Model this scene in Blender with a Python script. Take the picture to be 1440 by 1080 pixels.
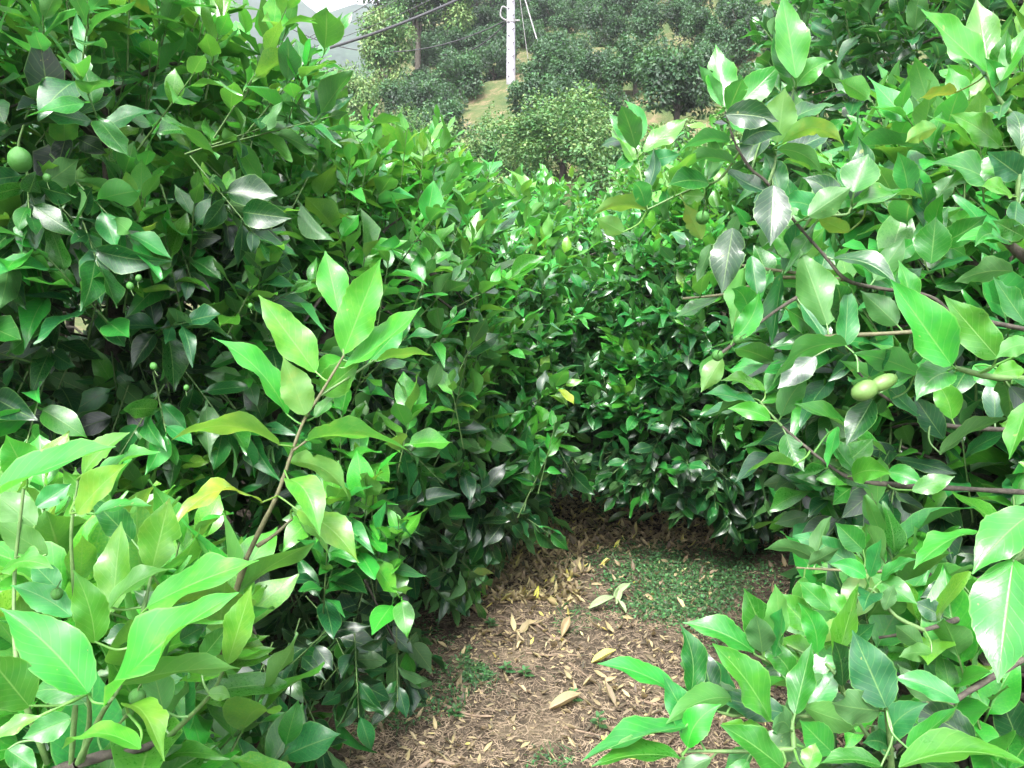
import bpy, math, random
import numpy as np
from mathutils import Matrix, Vector

# ------------------------------------------------------------------ camera, sky, sun, exposure
for o in list(bpy.data.objects): bpy.data.objects.remove(o)
S = bpy.context.scene
C = S.collection
HAZE = .0012
PITCH = math.radians(10.0); CAMZ = 1.65; FPX = 1088.0
cam_d = bpy.data.cameras.new('camera'); cam_d.sensor_width = 36; cam_d.lens = 36*FPX/1440
cam_d.clip_start = 0.05; cam_d.clip_end = 3000
cam = bpy.data.objects.new('camera', cam_d); C.objects.link(cam)
cam.location = (0, 0, CAMZ); cam.rotation_euler = (math.radians(90)-PITCH, 0, 0)
S.camera = cam
SUN_EL, SUN_AZ = math.radians(54), math.radians(196)    # azimuth clockwise from +Y
W = bpy.data.worlds.new('World'); S.world = W; W.use_nodes = True
wn = W.node_tree.nodes; wl = W.node_tree.links
sky = wn.new('ShaderNodeTexSky'); sky.sky_type = 'NISHITA'; sky.sun_disc = False
sky.sun_elevation = SUN_EL; sky.sun_rotation = SUN_AZ; sky.dust_density = 4.0; sky.air_density = 1.0
hs = wn.new('ShaderNodeHueSaturation'); hs.inputs['Saturation'].default_value = 0.22
wl.new(sky.outputs[0], hs.inputs['Color'])
bg = wn['Background']; wl.new(hs.outputs[0], bg.inputs['Color']); bg.inputs['Strength'].default_value = 0.15
sd = bpy.data.lights.new('sun', 'SUN'); sd.energy = 1.5; sd.angle = math.radians(16); sd.color = (1, 0.97, 0.92)
sun = bpy.data.objects.new('sun', sd); C.objects.link(sun)
dirv = Vector((math.sin(SUN_AZ)*math.cos(SUN_EL), math.cos(SUN_AZ)*math.cos(SUN_EL), math.sin(SUN_EL)))
sun.rotation_euler = dirv.to_track_quat('Z', 'Y').to_euler(); sun.location = dirv*50
S.view_settings.view_transform = 'Standard'; S.view_settings.look = 'None'
S.view_settings.exposure = 2.6; S.view_settings.gamma = 1; S.view_settings.use_curve_mapping = False
S.render.engine = 'CYCLES'
S.cycles.max_bounces = 7; S.cycles.diffuse_bounces = 3; S.cycles.glossy_bounces = 2
S.cycles.transmission_bounces = 4; S.cycles.caustics_reflective = False; S.cycles.caustics_refractive = False
S.cycles.use_denoising = True

# ------------------------------------------------------------------ small helpers
rng = np.random.default_rng(7); random.seed(7)
Cp = np.array([0, 0, CAMZ]); Fv = np.array([0, math.cos(PITCH), -math.sin(PITCH)])
Uv = np.array([0, math.sin(PITCH), math.cos(PITCH)]); Rv = np.array([1., 0, 0])
def P(px, py, d):
    return Cp + d*(Fv + (px-720)/FPX*Rv + (540-py)/FPX*Uv)
def proj(p):
    q = p-Cp; d = q@Fv; dd = np.where(d > .02, d, .02)
    return 720+FPX*(q@Rv)/dd, 540-FPX*(q@Uv)/dd, d
def nrm(v):
    return v/np.maximum(np.linalg.norm(v, axis=-1, keepdims=True), 1e-9)
def sstep(a, b, x):
    t = np.clip((x-a)/(b-a), 0, 1); return t*t*(3-2*t)
_w = np.random.default_rng(3); _K = _w.normal(size=(24, 2)); _PH = _w.uniform(0, 6.28, 24)
def noise2(x, y, f):
    s = 0
    for i in range(8): s = s+np.sin((_K[i, 0]*x+_K[i, 1]*y)*f+_PH[i])
    for i in range(8, 16): s = s+.5*np.sin((_K[i, 0]*x+_K[i, 1]*y)*f*2.3+_PH[i])
    for i in range(16, 24): s = s+.3*np.sin((_K[i, 0]*x+_K[i, 1]*y)*f*5.1+_PH[i])
    return s/4.0
def hill(x, y):
    t = .8*y+.6*x-7.6
    h = .49*np.logaddexp(0, t*1.2)/1.2
    step = 1.5; q = h/step; fr = q-np.floor(q)
    terr = step*(np.floor(q)+sstep(.45, .95, fr))
    h = np.where(h > 1.0, .35*h+.65*terr, h)
    w = 2.0+.06*np.abs(y)
    f = sstep(-w, w, x+.215*y)
    return h*f
def ground_z(x, y):
    x = np.asarray(x, float); y = np.asarray(y, float)
    r = np.hypot(x, y)
    far = sstep(120, 420, r)*(128+20*noise2(x, y, .012)+7*noise2(x+50, y, .05))*sstep(-60, 120, y)
    near = .012*noise2(x, y, 2.1)+.006*noise2(x+9, y, 9.)*(r < 12)
    return hill(x, y)*sstep(140, 60, r)+near+.25*noise2(x, y, .35)*sstep(8, 16, r)+far

MATS = {}
class N:
    def __init__(s, name):
        m = bpy.data.materials.new(name); m.use_nodes = True; s.m = m; s.t = m.node_tree
        s.b = s.t.nodes['Principled BSDF']; s.o = s.t.nodes['Material Output']; MATS[name] = m
    def n(s, typ, **kw):
        x = s.t.nodes.new(typ)
        for k, v in kw.items():
            if k.startswith('_'): x.inputs[int(k[1:])].default_value = v
            else: setattr(x, k, v)
        return x
    def l(s, a, b): s.t.links.new(a, b)
    def math(s, op, a, b=None, c=None, clamp=False):
        x = s.n('ShaderNodeMath', operation=op, use_clamp=clamp)
        for i, v in enumerate((a, b, c)):
            if v is None: continue
            if isinstance(v, (int, float)): x.inputs[i].default_value = v
            else: s.l(v, x.inputs[i])
        return x.outputs[0]
    def mix(s, f, a, b, mode='MIX'):
        x = s.n('ShaderNodeMix', data_type='RGBA', blend_type=mode)
        for i, v in ((0, f), (6, a), (7, b)):
            if isinstance(v, (int, float)): x.inputs[i].default_value = v
            elif isinstance(v, tuple): x.inputs[i].default_value = (*v, 1) if len(v) == 3 else v
            else: s.l(v, x.inputs[i])
        return x.outputs[2]
    def ramp(s, f, stops):
        x = s.n('ShaderNodeValToRGB'); e = x.color_ramp.elements
        while len(e) < len(stops): e.new(.5)
        for q, (p, c) in zip(e, stops): q.position = p; q.color = (*c, 1)
        s.l(f, x.inputs[0]); return x.outputs[0]
    def noise(s, scale, detail=3, vec=None, rough=.6):
        x = s.n('ShaderNodeTexNoise'); x.inputs['Scale'].default_value = scale; x.inputs['Detail'].default_value = detail
        x.inputs['Roughness'].default_value = rough
        if vec is not None: s.l(vec, x.inputs['Vector'])
        return x.outputs[0]

def leaf_material(name, ramp, veins=True, rough=.30, transl=.33, back=(.10, .25, .07)):
    k = N(name)
    ag = k.n('ShaderNodeAttribute', attribute_name='age').outputs['Fac']
    lr = k.n('ShaderNodeAttribute', attribute_name='lr').outputs['Fac']
    oi = k.n('ShaderNodeObjectInfo').outputs['Random']
    r = k.math('FRACT', k.math('ADD', lr, oi))
    tc = k.n('ShaderNodeTexCoord').outputs['Object']
    nz = k.noise(38, 4, tc)
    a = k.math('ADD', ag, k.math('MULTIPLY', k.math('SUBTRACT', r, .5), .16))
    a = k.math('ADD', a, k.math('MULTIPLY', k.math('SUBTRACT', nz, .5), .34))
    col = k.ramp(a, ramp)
    r2 = k.math('FRACT', k.math('MULTIPLY', r, 7.31))
    hsv = k.n('ShaderNodeHueSaturation'); k.l(col, hsv.inputs['Color'])
    k.l(k.math('MULTIPLY_ADD', r2, .035, .485), hsv.inputs['Hue'])
    k.l(k.math('MULTIPLY_ADD', r2, .45, .82), hsv.inputs['Value']); col = hsv.outputs[0]
    bmp = k.n('ShaderNodeBump'); bmp.inputs['Strength'].default_value = .35; bmp.inputs['Distance'].default_value = .0012
    if veins:
        uv = k.n('ShaderNodeUVMap', uv_map='UVMap').outputs[0]
        sp = k.n('ShaderNodeSeparateXYZ'); k.l(uv, sp.inputs[0])
        av = k.math('ABSOLUTE', k.math('SUBTRACT', sp.outputs[1], .5))
        mid = k.math('SUBTRACT', 1, k.math('DIVIDE', av, .028), clamp=True)
        ph = k.math('MULTIPLY', k.math('SUBTRACT', k.math('MULTIPLY_ADD', sp.outputs[0], 9., 0), k.math('MULTIPLY', av, 5.2)), 6.283)
        lat = k.math('POWER', k.math('MAXIMUM', k.math('SINE', ph), 0), 14)
        fine = k.noise(210, 2, tc)
        ht = k.math('ADD', k.math('MULTIPLY', lat, -.28), k.math('MULTIPLY', mid, -1.))
        ht = k.math('ADD', ht, k.math('MULTIPLY', fine, .5)); k.l(ht, bmp.inputs['Height'])
        col = k.mix(k.math('ADD', k.math('MULTIPLY', mid, .75), k.math('MULTIPLY', lat, .2)), col,
                    k.mix(.55, col, (.30, .5, .16)))
        ed = k.math('MULTIPLY', k.math('SUBTRACT', k.math('MULTIPLY', av, 2), .93), 14, clamp=True)
        col = k.mix(k.math('MULTIPLY', ed, .45), col, (.25, .52, .12))
        spot = k.math('GREATER_THAN', k.noise(90, 1, tc), .765)
        col = k.mix(k.math('MULTIPLY', spot, .55), col, (.30, .33, .10))
    else:
        k.l(nz, bmp.inputs['Height'])
    bf = k.n('ShaderNodeNewGeometry').outputs['Backfacing']
    colb = k.mix(.6, col, back)
    fc = k.mix(bf, col, colb)
    k.l(fc, k.b.inputs['Base Color']); k.l(bmp.outputs[0], k.b.inputs['Normal'])
    k.l(k.math('ADD', k.math('ADD', k.math('MULTIPLY_ADD', nz, .26, rough-.14), k.math('MULTIPLY', r2, .14)), k.math('MULTIPLY', bf, .22)), k.b.inputs['Roughness'])
    k.b.inputs['Specular IOR Level'].default_value = .8
    if veins and rough < .5: k.b.inputs['Coat Weight'].default_value = .35; k.b.inputs['Coat Roughness'].default_value = .22
    tr = k.n('ShaderNodeBsdfTranslucent'); tcx = k.mix(1., col, (1.0, 1.0, .42), 'MULTIPLY')
    g2 = k.n('ShaderNodeGamma'); g2.inputs[1].default_value = .72; k.l(tcx, g2.inputs[0]); k.l(g2.outputs[0], tr.inputs['Color'])
    ms = k.n('ShaderNodeMixShader'); ms.inputs[0].default_value = transl
    k.l(k.b.outputs[0], ms.inputs[1]); k.l(tr.outputs[0], ms.inputs[2]); k.l(ms.outputs[0], k.o.inputs['Surface'])
    return k.m
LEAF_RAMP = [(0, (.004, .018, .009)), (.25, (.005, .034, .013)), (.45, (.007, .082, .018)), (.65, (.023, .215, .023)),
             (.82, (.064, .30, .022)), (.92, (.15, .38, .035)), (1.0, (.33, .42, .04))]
M_LEAF = leaf_material('citrus_leaf', LEAF_RAMP)
M_LEAFY = leaf_material('young_citrus_leaf', LEAF_RAMP, rough=.42, transl=.4)
M_FAR = leaf_material('far_foliage', [(0, (.007, .022, .010)), (.3, (.011, .048, .015)), (.6, (.025, .10, .022)), (.85, (.065, .17, .030)), (1, (.14, .22, .05))],
                      veins=False, rough=.6, transl=.15)
M_DRY = leaf_material('dry_leaf', [(0, (.05, .034, .026)), (.35, (.15, .105, .065)), (.65, (.33, .25, .14)), (.85, (.46, .37, .20)), (1, (.60, .56, .06))],
                      rough=.6, transl=.12, back=(.5, .4, .22))
M_WEED = leaf_material('weed_leaf', [(0, (.02, .06, .02)), (.4, (.03, .12, .03)), (.8, (.08, .24, .06)), (1, (.28, .26, .12))], veins=False, rough=.6, transl=.2)

def simple(name, c1, c2, scale, rough=.8, bump=.4, dist=.004, detail=4):
    k = N(name); tc = k.n('ShaderNodeTexCoord').outputs['Object']
    nz = k.noise(scale, detail, tc); k.l(k.ramp(nz, [(.3, c1), (.7, c2)]), k.b.inputs['Base Color'])
    bm = k.n('ShaderNodeBump'); bm.inputs['Strength'].default_value = bump; bm.inputs['Distance'].default_value = dist
    k.l(nz, bm.inputs['Height']); k.l(bm.outputs[0], k.b.inputs['Normal']); k.b.inputs['Roughness'].default_value = rough
    return k.m
M_BARK = simple('bark', (.022, .018, .015), (.09, .08, .06), 70, .85, .9, .003)
M_TWIG = simple('green_twig', (.06, .14, .035), (.13, .22, .07), 60, .6)
M_TWIGB = simple('young_brown_twig', (.07, .075, .035), (.16, .15, .08), 70, .7)
M_LEMON = simple('green_lemon', (.035, .14, .02), (.06, .22, .035), 160, .38, .6, .0012, 2)
M_GALL = simple('pale_green_gall', (.09, .18, .04), (.14, .24, .07), 30, .45)
M_WILT = simple('wilted_leaf', (.20, .30, .13), (.34, .44, .24), 40, .6)
M_CONC = simple('concrete', (.42, .40, .47), (.46, .44, .51), 6, .8, .1)
M_STEEL = simple('galvanised_steel', (.2, .19, .2), (.33, .32, .33), 30, .5)
M_CABLE = simple('cable', (.03, .03, .035), (.05, .05, .055), 20, .6)
M_PIPE = simple('pale_pipe', (.5, .45, .45), (.6, .56, .55), 8, .6)
M_STICK = simple('dry_stick', (.12, .085, .06), (.34, .25, .17), 30)
M_STRAW = simple('straw', (.12, .085, .06), (.44, .34, .23), 14)
M_STONE = simple('stone', (.24, .20, .18), (.40, .35, .31), 22, .9, .6, .01)

# ------------------------------------------------------------------ mesh helpers
def mesh_np(name, V, Q, mat, uv=None, attrs=None, smooth=True):
    """V (n,3), Q (m,k) equal-size faces; uv per vertex; attrs dict name->per vertex float"""
    me = bpy.data.meshes.new(name); n = len(V); m, kk = Q.shape
    me.vertices.add(n); me.vertices.foreach_set('co', np.ascontiguousarray(V, dtype=np.float32).ravel())
    me.loops.add(m*kk); me.loops.foreach_set('vertex_index', np.ascontiguousarray(Q, dtype=np.int32).ravel())
    me.polygons.add(m); me.polygons.foreach_set('loop_start', np.arange(0, m*kk, kk, dtype=np.int32))
    me.polygons.foreach_set('use_smooth', np.full(m, smooth))
    if uv is not None:
        l = me.uv_layers.new(name='UVMap'); l.data.foreach_set('uv', np.ascontiguousarray(uv[Q.ravel()], dtype=np.float32).ravel())
    for k, v in (attrs or {}).items():
        a = me.attributes.new(k, 'FLOAT', 'POINT'); a.data.foreach_set('value', np.ascontiguousarray(v, dtype=np.float32))
    me.materials.append(mat); me.update(calc_edges=True)
    return me
def put(name, me, parent=None, loc=(0, 0, 0)):
    o = bpy.data.objects.new(name, me); C.objects.link(o)
    if parent is not None: o.parent = parent
    o.location = loc; return o
def tag(o, label=None, cat=None, group=None, kind=None):
    for k, v in (('label', label), ('category', cat), ('group', group), ('kind', kind)):
        if v: o[k] = v
    return o
def thing(name, label, cat, loc=(0, 0, 0), group=None):
    o = bpy.data.objects.new(name, None); C.objects.link(o); o.location = loc; o.empty_display_size = .1
    return tag(o, label, cat, group)
def catmull(pts, k=5):
    p = np.array(pts, float)
    if len(p) == 2: return np.linspace(p[0], p[1], k+1)
    q = np.vstack([2*p[0]-p[1], p, 2*p[-1]-p[-2]]); out = []
    for i in range(len(p)-1):
        a, b, c, d = q[i:i+4]
        for s in np.linspace(0, 1, k, endpoint=False):
            out.append(.5*((2*b)+(-a+c)*s+(2*a-5*b+4*c-d)*s*s+(-a+3*b-3*c+d)*s**3))
    out.append(p[-1]); return np.array(out)
def tube(pts, r0, r1, ns=6, jit=0., wob=None):
    p = np.array(pts, float); n = len(p)
    t = nrm(np.gradient(p, axis=0)); ref = np.array([.31, .17, .93]) if abs(t[:, 2]).mean() < .8 else np.array([1., .1, 0])
    a = nrm(np.cross(t, ref)); b = np.cross(t, a); ang = np.arange(ns)*2*math.pi/ns
    r = np.linspace(r0, r1, n)[:, None]*(1+jit*np.random.default_rng(n).normal(size=(n, 1)))
    V = p[:, None]+(a[:, None]*np.cos(ang)[None, :, None]+b[:, None]*np.sin(ang)[None, :, None])*r[:, :, None]
    i = np.arange(n-1)[:, None]*ns; j = np.arange(ns)[None]; j2 = (j+1) % ns
    Q = np.stack([i+j, i+j2, i+ns+j2, i+ns+j], -1).reshape(-1, 4)
    return V.reshape(-1, 3), Q
class Acc:
    def __init__(s): s.V = []; s.Q = []; s.n = 0
    def add(s, VQ):
        V, Q = VQ; s.V.append(V); s.Q.append(Q+s.n); s.n += len(V)
    def mesh(s, name, mat, off=(0, 0, 0)): return mesh_np(name, np.vstack(s.V)-np.array(off), np.vstack(s.Q), mat)
def grid_quads(nu, nv):
    i = np.arange(nu-1)[:, None]*nv; j = np.arange(nv-1)[None]
    return np.stack([i+j, i+nv+j, i+nv+j+1, i+j+1], -1).reshape(-1, 4)

# ------------------------------------------------------------------ leaf templates (length 1 along +X, upper face +Z)
def prof(t, sh=.9):
    t = np.clip(t, 0, 1); return np.sin(np.pi*t**(sh-.08))**(.72+.55*t)
def leaf_tmpl(nb, nv, seed, petiole=True, width=None, bend=None, fold=None):
    g = np.random.default_rng(seed)
    u = np.linspace(0, 1, nb); u = u-.04*np.sin(2*np.pi*u)
    w = (width or g.uniform(.195, .265))*prof(u, g.uniform(.8, 1.05)); w[0] = .012; w[-1] = .004
    x = .12+.88*u if petiole else u
    if petiole: x = np.r_[0, x]; w = np.r_[.012, w]; uu = np.r_[0, u]
    else: uu = u
    v = np.linspace(-1, 1, nv)
    bend = g.uniform(.0, .38) if bend is None else bend; fold = g.uniform(.1, .5) if fold is None else fold
    tw = g.uniform(-.5, .5); ph = g.uniform(0, 6.28, 2); fr = g.uniform(6, 12); am = g.uniform(.02, .06)
    X = np.repeat(x[:, None], nv, 1); Wd = w[:, None]*v[None]
    edge = 1+(.03*np.sin(uu*48+ph[0]) if nb > 8 else 0*uu)
    Wd = Wd*edge[:, None]
    Z = fold*np.abs(Wd)-bend*(x**2)[:, None]+am*np.sin(uu*fr+ph[0])[:, None]*(v[None]**2)*(v[None] > 0)+am*np.sin(uu*fr*.9+ph[1])[:, None]*(v[None]**2)*(v[None] < 0)
    th = tw*(x-.3)[:, None]
    Y = Wd*np.cos(th)+Wd**2*0; Z = Z+Wd*np.sin(th)
    Y = Y+g.uniform(-.06, .06)*(x**2)[:, None]
    V = np.stack([X, Y, Z], -1).reshape(-1, 3)
    UV = np.stack([np.repeat(uu[:, None], nv, 1), np.repeat((v*.5+.5)[None], len(x), 0)], -1).reshape(-1, 2)
    return V, grid_quads(len(x), nv), UV
LK = [{} for _ in range(16)]     # a few odd shapes among the usual ones: narrow, broad, strongly curled, nearly flat
LK[9] = dict(bend=.62, fold=.7); LK[10] = dict(width=.15); LK[11] = dict(width=.31, bend=.1); LK[12] = dict(bend=-.22, fold=.35); LK[13] = dict(fold=.95); LK[14] = dict(width=.17, bend=.5); LK[15] = dict(bend=.02, fold=.08)
T_HI = [leaf_tmpl(10, 5, s, **LK[s-10]) for s in range(10, 26)]
T_MID = [leaf_tmpl(5, 3, s, **LK[s-10]) for s in range(10, 26)]
T_LOW = [leaf_tmpl(4, 3, s, petiole=False) for s in range(10, 16)]
T_TINY = [leaf_tmpl(3, 2, s, petiole=False, width=.28) for s in range(10, 14)]
AGE_TONES = np.linspace(.05, 1, 12)
_lm = {}
def leaf_mesh(var, age, mat=None, T=None, nm='leaf'):
    mat = mat or M_LEAF; T = T or T_HI
    b = int(np.argmin(abs(AGE_TONES-age))); key = (var % len(T), b, mat.name, id(T))
    if key not in _lm:
        V, Q, UV = T[key[0]]; _lm[key] = mesh_np(nm, V, Q, mat, UV, {'age': np.full(len(V), AGE_TONES[b]), 'lr': np.zeros(len(V))})
    return _lm[key]

class Leaves:
    """arrays of leaves: pos, X dir, normal, size, age, var"""
    def __init__(s, pos, X, Nn, size, age, var):
        s.pos = pos; s.X = nrm(X); s.Y = nrm(np.cross(Nn, s.X)); s.N = np.cross(s.X, s.Y); s.size = size; s.age = age; s.var = var
    def take(s, m):
        q = object.__new__(Leaves)
        for k in ('pos', 'X', 'Y', 'N', 'size', 'age', 'var'): setattr(q, k, getattr(s, k)[m])
        return q
    def R(s): return np.stack([s.X, s.Y, s.N], -1)
def merged(lv, T, name, mat, off):
    Vs, Qs, Us, A, L = [], [], [], [], []; n = 0; R = lv.R(); var = lv.var % len(T)
    lr = np.random.default_rng(len(var)).random(len(var))
    for k in range(len(T)):
        m = np.where(var == k)[0]
        if not len(m): continue
        V, Q, UV = T[k]; nv = len(V)
        W_ = np.einsum('nij,vj->nvi', R[m], V)*lv.size[m][:, None, None]+lv.pos[m][:, None]-np.array(off)
        Vs.append(W_.reshape(-1, 3)); Qs.append((Q[None]+np.arange(len(m))[:, None, None]*nv+n).reshape(-1, 4)); n += nv*len(m)
        Us.append(np.tile(UV, (len(m), 1))); A.append(np.repeat(lv.age[m], nv)); L.append(np.repeat(lr[m], nv))
    return mesh_np(name, np.vstack(Vs), np.vstack(Qs), mat, np.vstack(Us), {'age': np.concatenate(A), 'lr': np.concatenate(L)})

# ------------------------------------------------------------------ ground (one sheet to the horizon)
def graded(lo, a, b, hi, step, g=1.13):
    mid = list(np.arange(a, b+step, step)); s = step; x = mid[-1]; r = []
    while x < hi: s *= g; x += s; r.append(x)
    s = step; x = a; l = []
    while x > lo: s *= g; x -= s; l.append(x)
    return np.array(l[::-1]+mid+r)
gx = graded(-900, -1.3, 2.6, 900, .03, 1.055); gy = graded(-400, 1.6, 6.2, 1100, .03, 1.055)
GX, GY = np.meshgrid(gx, gy, indexing='ij')
GZ = ground_z(GX, GY)+.004*noise2(GX, GY, 38.)*(np.hypot(GX, GY) < 8)
V = np.stack([GX, GY, GZ], -1).reshape(-1, 3)
k = N('soil'); geo = k.n('ShaderNodeNewGeometry').outputs['Position']
n1 = k.noise(3.2, 5, geo); n2 = k.noise(34, 5, geo, .7); n3 = k.noise(160, 3, geo); n4 = k.noise(.35, 4, geo)
soil = k.ramp(n2, [(.3, (.030, .024, .018)), (.5, (.080, .064, .047)), (.72, (.22, .175, .125))])
soil = k.mix(k.math('MULTIPLY', k.math('SUBTRACT', n1, .52), 4, clamp=True), soil, k.mix(n3, (.16, .125, .085), (.36, .29, .19)))
dryg = k.ramp(k.noise(1.6, 6, geo, .75), [(.38, (.05, .085, .03)), (.52, (.09, .105, .042)), (.66, (.21, .155, .10)), (.8, (.12, .09, .07))])
sy = k.n('ShaderNodeSeparateXYZ'); k.l(geo, sy.inputs[0])
farm = k.math('MULTIPLY', k.math('SUBTRACT', sy.outputs[1], 9.), .25, clamp=True)
cc = k.mix(farm, soil, dryg)
wood = k.ramp(k.noise(.16, 7, geo, .8), [(.35, (.012, .028, .022)), (.55, (.03, .06, .04)), (.7, (.06, .10, .06))])
cc = k.mix(k.math('MULTIPLY', k.math('SUBTRACT', sy.outputs[1], 110.), .02, clamp=True), cc, wood)
k.l(cc, k.b.inputs['Base Color']); k.b.inputs['Roughness'].default_value = .95; k.b.inputs['Specular IOR Level'].default_value = .15
bm = k.n('ShaderNodeBump'); bm.inputs['Strength'].default_value = .9; bm.inputs['Distance'].default_value = .015
k.l(k.math('ADD', n2, k.math('MULTIPLY', n3, .5)), bm.inputs['Height']); k.l(bm.outputs[0], k.b.inputs['Normal'])
gr = put('ground', mesh_np('ground', V, grid_quads(len(gx), len(gy)), k.m)); tag(gr, kind='structure')

# ------------------------------------------------------------------ lemon trees: procedural crowns
def pathc(y):     # centre line and half width of the path on the ground
    return np.interp(y, [0, 2.2, 3.0, 4.2, 5.2, 8], [.0, .05, .24, .72, .95, 1.0])
def pathw(y): return np.interp(y, [0, 2.2, 3.0, 4.4, 5.2, 8], [.40, .42, .42, .60, .5, .35])
TREES = []
def crown(ell, nshoot, seed, leaf=.09, age=.45, spread=.11, nl=(7, 12), inner=.2, up=1.05, keep=None, cut_px=None):
    g = np.random.default_rng(seed); ell = np.array(ell, float)
    vol = (ell[:, 3]*ell[:, 4]+ell[:, 3]*ell[:, 5]+ell[:, 4]*ell[:, 5]); pk = g.choice(len(ell), nshoot, p=vol/vol.sum())
    u = nrm(g.normal(size=(nshoot, 3))); inn = g.random(nshoot) < inner
    rad = np.where(inn, g.uniform(.35, .8, nshoot), g.uniform(.82, 1.04, nshoot))
    rad = rad*(1+.12*noise2(u[:, 0]*3+seed, u[:, 1]*3+u[:, 2]*2, 1.))
    E = ell[pk]; pos = E[:, :3]+u*E[:, 3:6]*rad[:, None]
    out = nrm(u/E[:, 3:6])
    depth = np.full(nshoot, 9.)
    for e in ell: depth = np.minimum(depth, np.linalg.norm((pos-e[:3])/e[3:6], axis=1))
    ok = (depth > .72) | (inn & (depth > .35))
    gz = ground_z(pos[:, 0], pos[:, 1]); ok &= pos[:, 2] > gz+.16
    d = nrm(out*.75+np.array([0, 0, up])+g.normal(size=(nshoot, 3))*.32)
    low = sstep(.1, -.6, out[:, 2]); d = nrm(d-np.stack([0*low, 0*low, low*1.45], 1))
    pos, d, out, inn = pos[ok], d[ok], out[ok], inn[ok]; n = len(pos)
    L = g.uniform(.10, .20, n)*leaf/.09; k0 = g.integers(nl[0], nl[1]+1, n); mx = nl[1]
    sa = np.clip(g.normal(age, spread, n)+.26*np.clip(out[:, 2], -.6, 1)-.14*inn, .03, .9)  # tops lighter, inside darker: crown light and shade put into colour, besides new growth
    a0 = nrm(np.cross(d, g.normal(size=(n, 3)))); b0 = np.cross(d, a0); ph = g.uniform(0, 6.28, n)
    Ps, Xs, Ns, Sz, Ag, Vr = [], [], [], [], [], []
    for i in range(mx):
        m = i < k0; f = (i+.4)/k0; p_ = ph+2.4*i+g.normal(size=n)*.25
        rd = a0*np.cos(p_)[:, None]+b0*np.sin(p_)[:, None]
        al = np.radians(74-56*f+g.normal(size=n)*11)
        ld = d*np.cos(al)[:, None]+rd*np.sin(al)[:, None]
        ld[:, 2] -= g.uniform(.0, .30, n)*(1-f)
        ld = nrm(ld); nn = nrm(d*.6+np.array([0, 0, .5])+g.normal(size=(n, 3))*.26)
        bp = pos+d*(L*f)[:, None]
        s = leaf*g.uniform(.6, 1.32, n)*(1-.25*(f > .85)*1.)
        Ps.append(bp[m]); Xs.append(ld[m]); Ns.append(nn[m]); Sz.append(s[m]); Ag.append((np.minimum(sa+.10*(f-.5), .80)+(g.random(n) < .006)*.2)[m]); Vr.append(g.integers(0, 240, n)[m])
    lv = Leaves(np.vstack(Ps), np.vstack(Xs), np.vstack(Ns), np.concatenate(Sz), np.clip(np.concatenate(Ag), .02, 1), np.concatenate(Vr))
    return lv, np.hstack([pos, pos+d*L[:, None]])
def prune(lv, tw, near=.95):
    """cut back what hangs over the path or nearly touches the walker"""
    def bad(p):
        px, py, d = proj(p); x, y, z = p.T
        b = (np.abs(x-pathc(y)) < pathw(y)*np.where(z > .6, .8, 1.)) & (z < 1.3) & (y < 3.1)
        b |= (np.abs(x-pathc(y)) < pathw(y)*.9) & (z < .30) & (y < 4.6)
        b |= (np.linalg.norm(p-Cp, axis=1) < near)
        return b
    c = lv.pos+lv.X*lv.size[:, None]*.8
    m = ~(bad(c) | bad(lv.pos)); mt = ~(bad(tw[:, :3]) | bad(tw[:, 3:]))
    return lv.take(m), tw[mt]
def wood_parts(T, base, ell, tw, r=.055, nl=5, seed=1, fork=.35):
    g = np.random.default_rng(seed); base = np.array(base, float)
    gz = base[2]; top = base+np.array([g.uniform(-.06, .06), g.uniform(-.06, .06), fork])
    o = put('trunk', mesh_np('trunk', tube(catmull([[0, 0, -.08], [.01, .01, fork*.5], top-base], 4), r*1.25, r, 10, .04)[0], tube(catmull([[0, 0, -.08], [.01, .01, fork*.5], top-base], 4), r*1.25, r, 10, .04)[1], M_BARK), T)
    nodes = []; accs = []
    for i in range(nl):
        e = ell[i % len(ell)]; a = g.uniform(0, 6.28)+i*2.4
        tip = np.array(e[:3])+np.array([math.cos(a)*e[3]*.45, math.sin(a)*e[4]*.45, e[5]*g.uniform(.0, .6)])
        mid = top*.45+tip*.55+np.array([math.cos(a), math.sin(a), -.6])*.12
        pl = catmull([top-[0, 0, .03], mid, tip], 6); A = Acc(); A.add(tube(pl, r*.68, r*.2, 7, .05)); accs.append(A)
        nodes += [(i, q) for q in pl[3:]]
    nn = np.array([q for _, q in nodes])
    if len(tw):
        sel = g.choice(len(tw), min(len(tw), 150), replace=False)
        for j in sel:
            q = tw[j, :3]; dd = np.linalg.norm(nn-q, axis=1)+.25*np.maximum(nn[:, 2]-q[2], 0); b = int(np.argmin(dd)); a = nn[b]
            if dd[b] > 1.3: continue
            m = (a+q)/2+g.normal(size=3)*.05+np.array([0, 0, .05])
            accs[nodes[b][0]].add(tube(catmull([a, m, q], 3), .011, .0035, 4))
    for A in accs: put('branch', A.mesh('branch', M_BARK, base), T)
    if len(tw):
        A = Acc(); a0 = tw[:, :3]; b0 = tw[:, 3:]; n = len(tw)
        t = nrm(b0-a0); a = nrm(np.cross(t, [.3, .2, .9])); b = np.cross(t, a); R_ = []
        for (p, rr) in ((a0-t*.06, .0032), (b0, .0016)):
            for ang in (0, 2.094, 4.189): R_.append(p+(a*math.cos(ang)+b*math.sin(ang))*rr)
        V = np.stack(R_, 1).reshape(-1, 3)-base
        q = np.array([[0, 1, 4, 3], [1, 2, 5, 4], [2, 0, 3, 5]])
        tag(put('twigs', mesh_np('twigs', V, (q[None]+np.arange(n)[:, None, None]*6).reshape(-1, 4), M_TWIG), T), kind='stuff')

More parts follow.
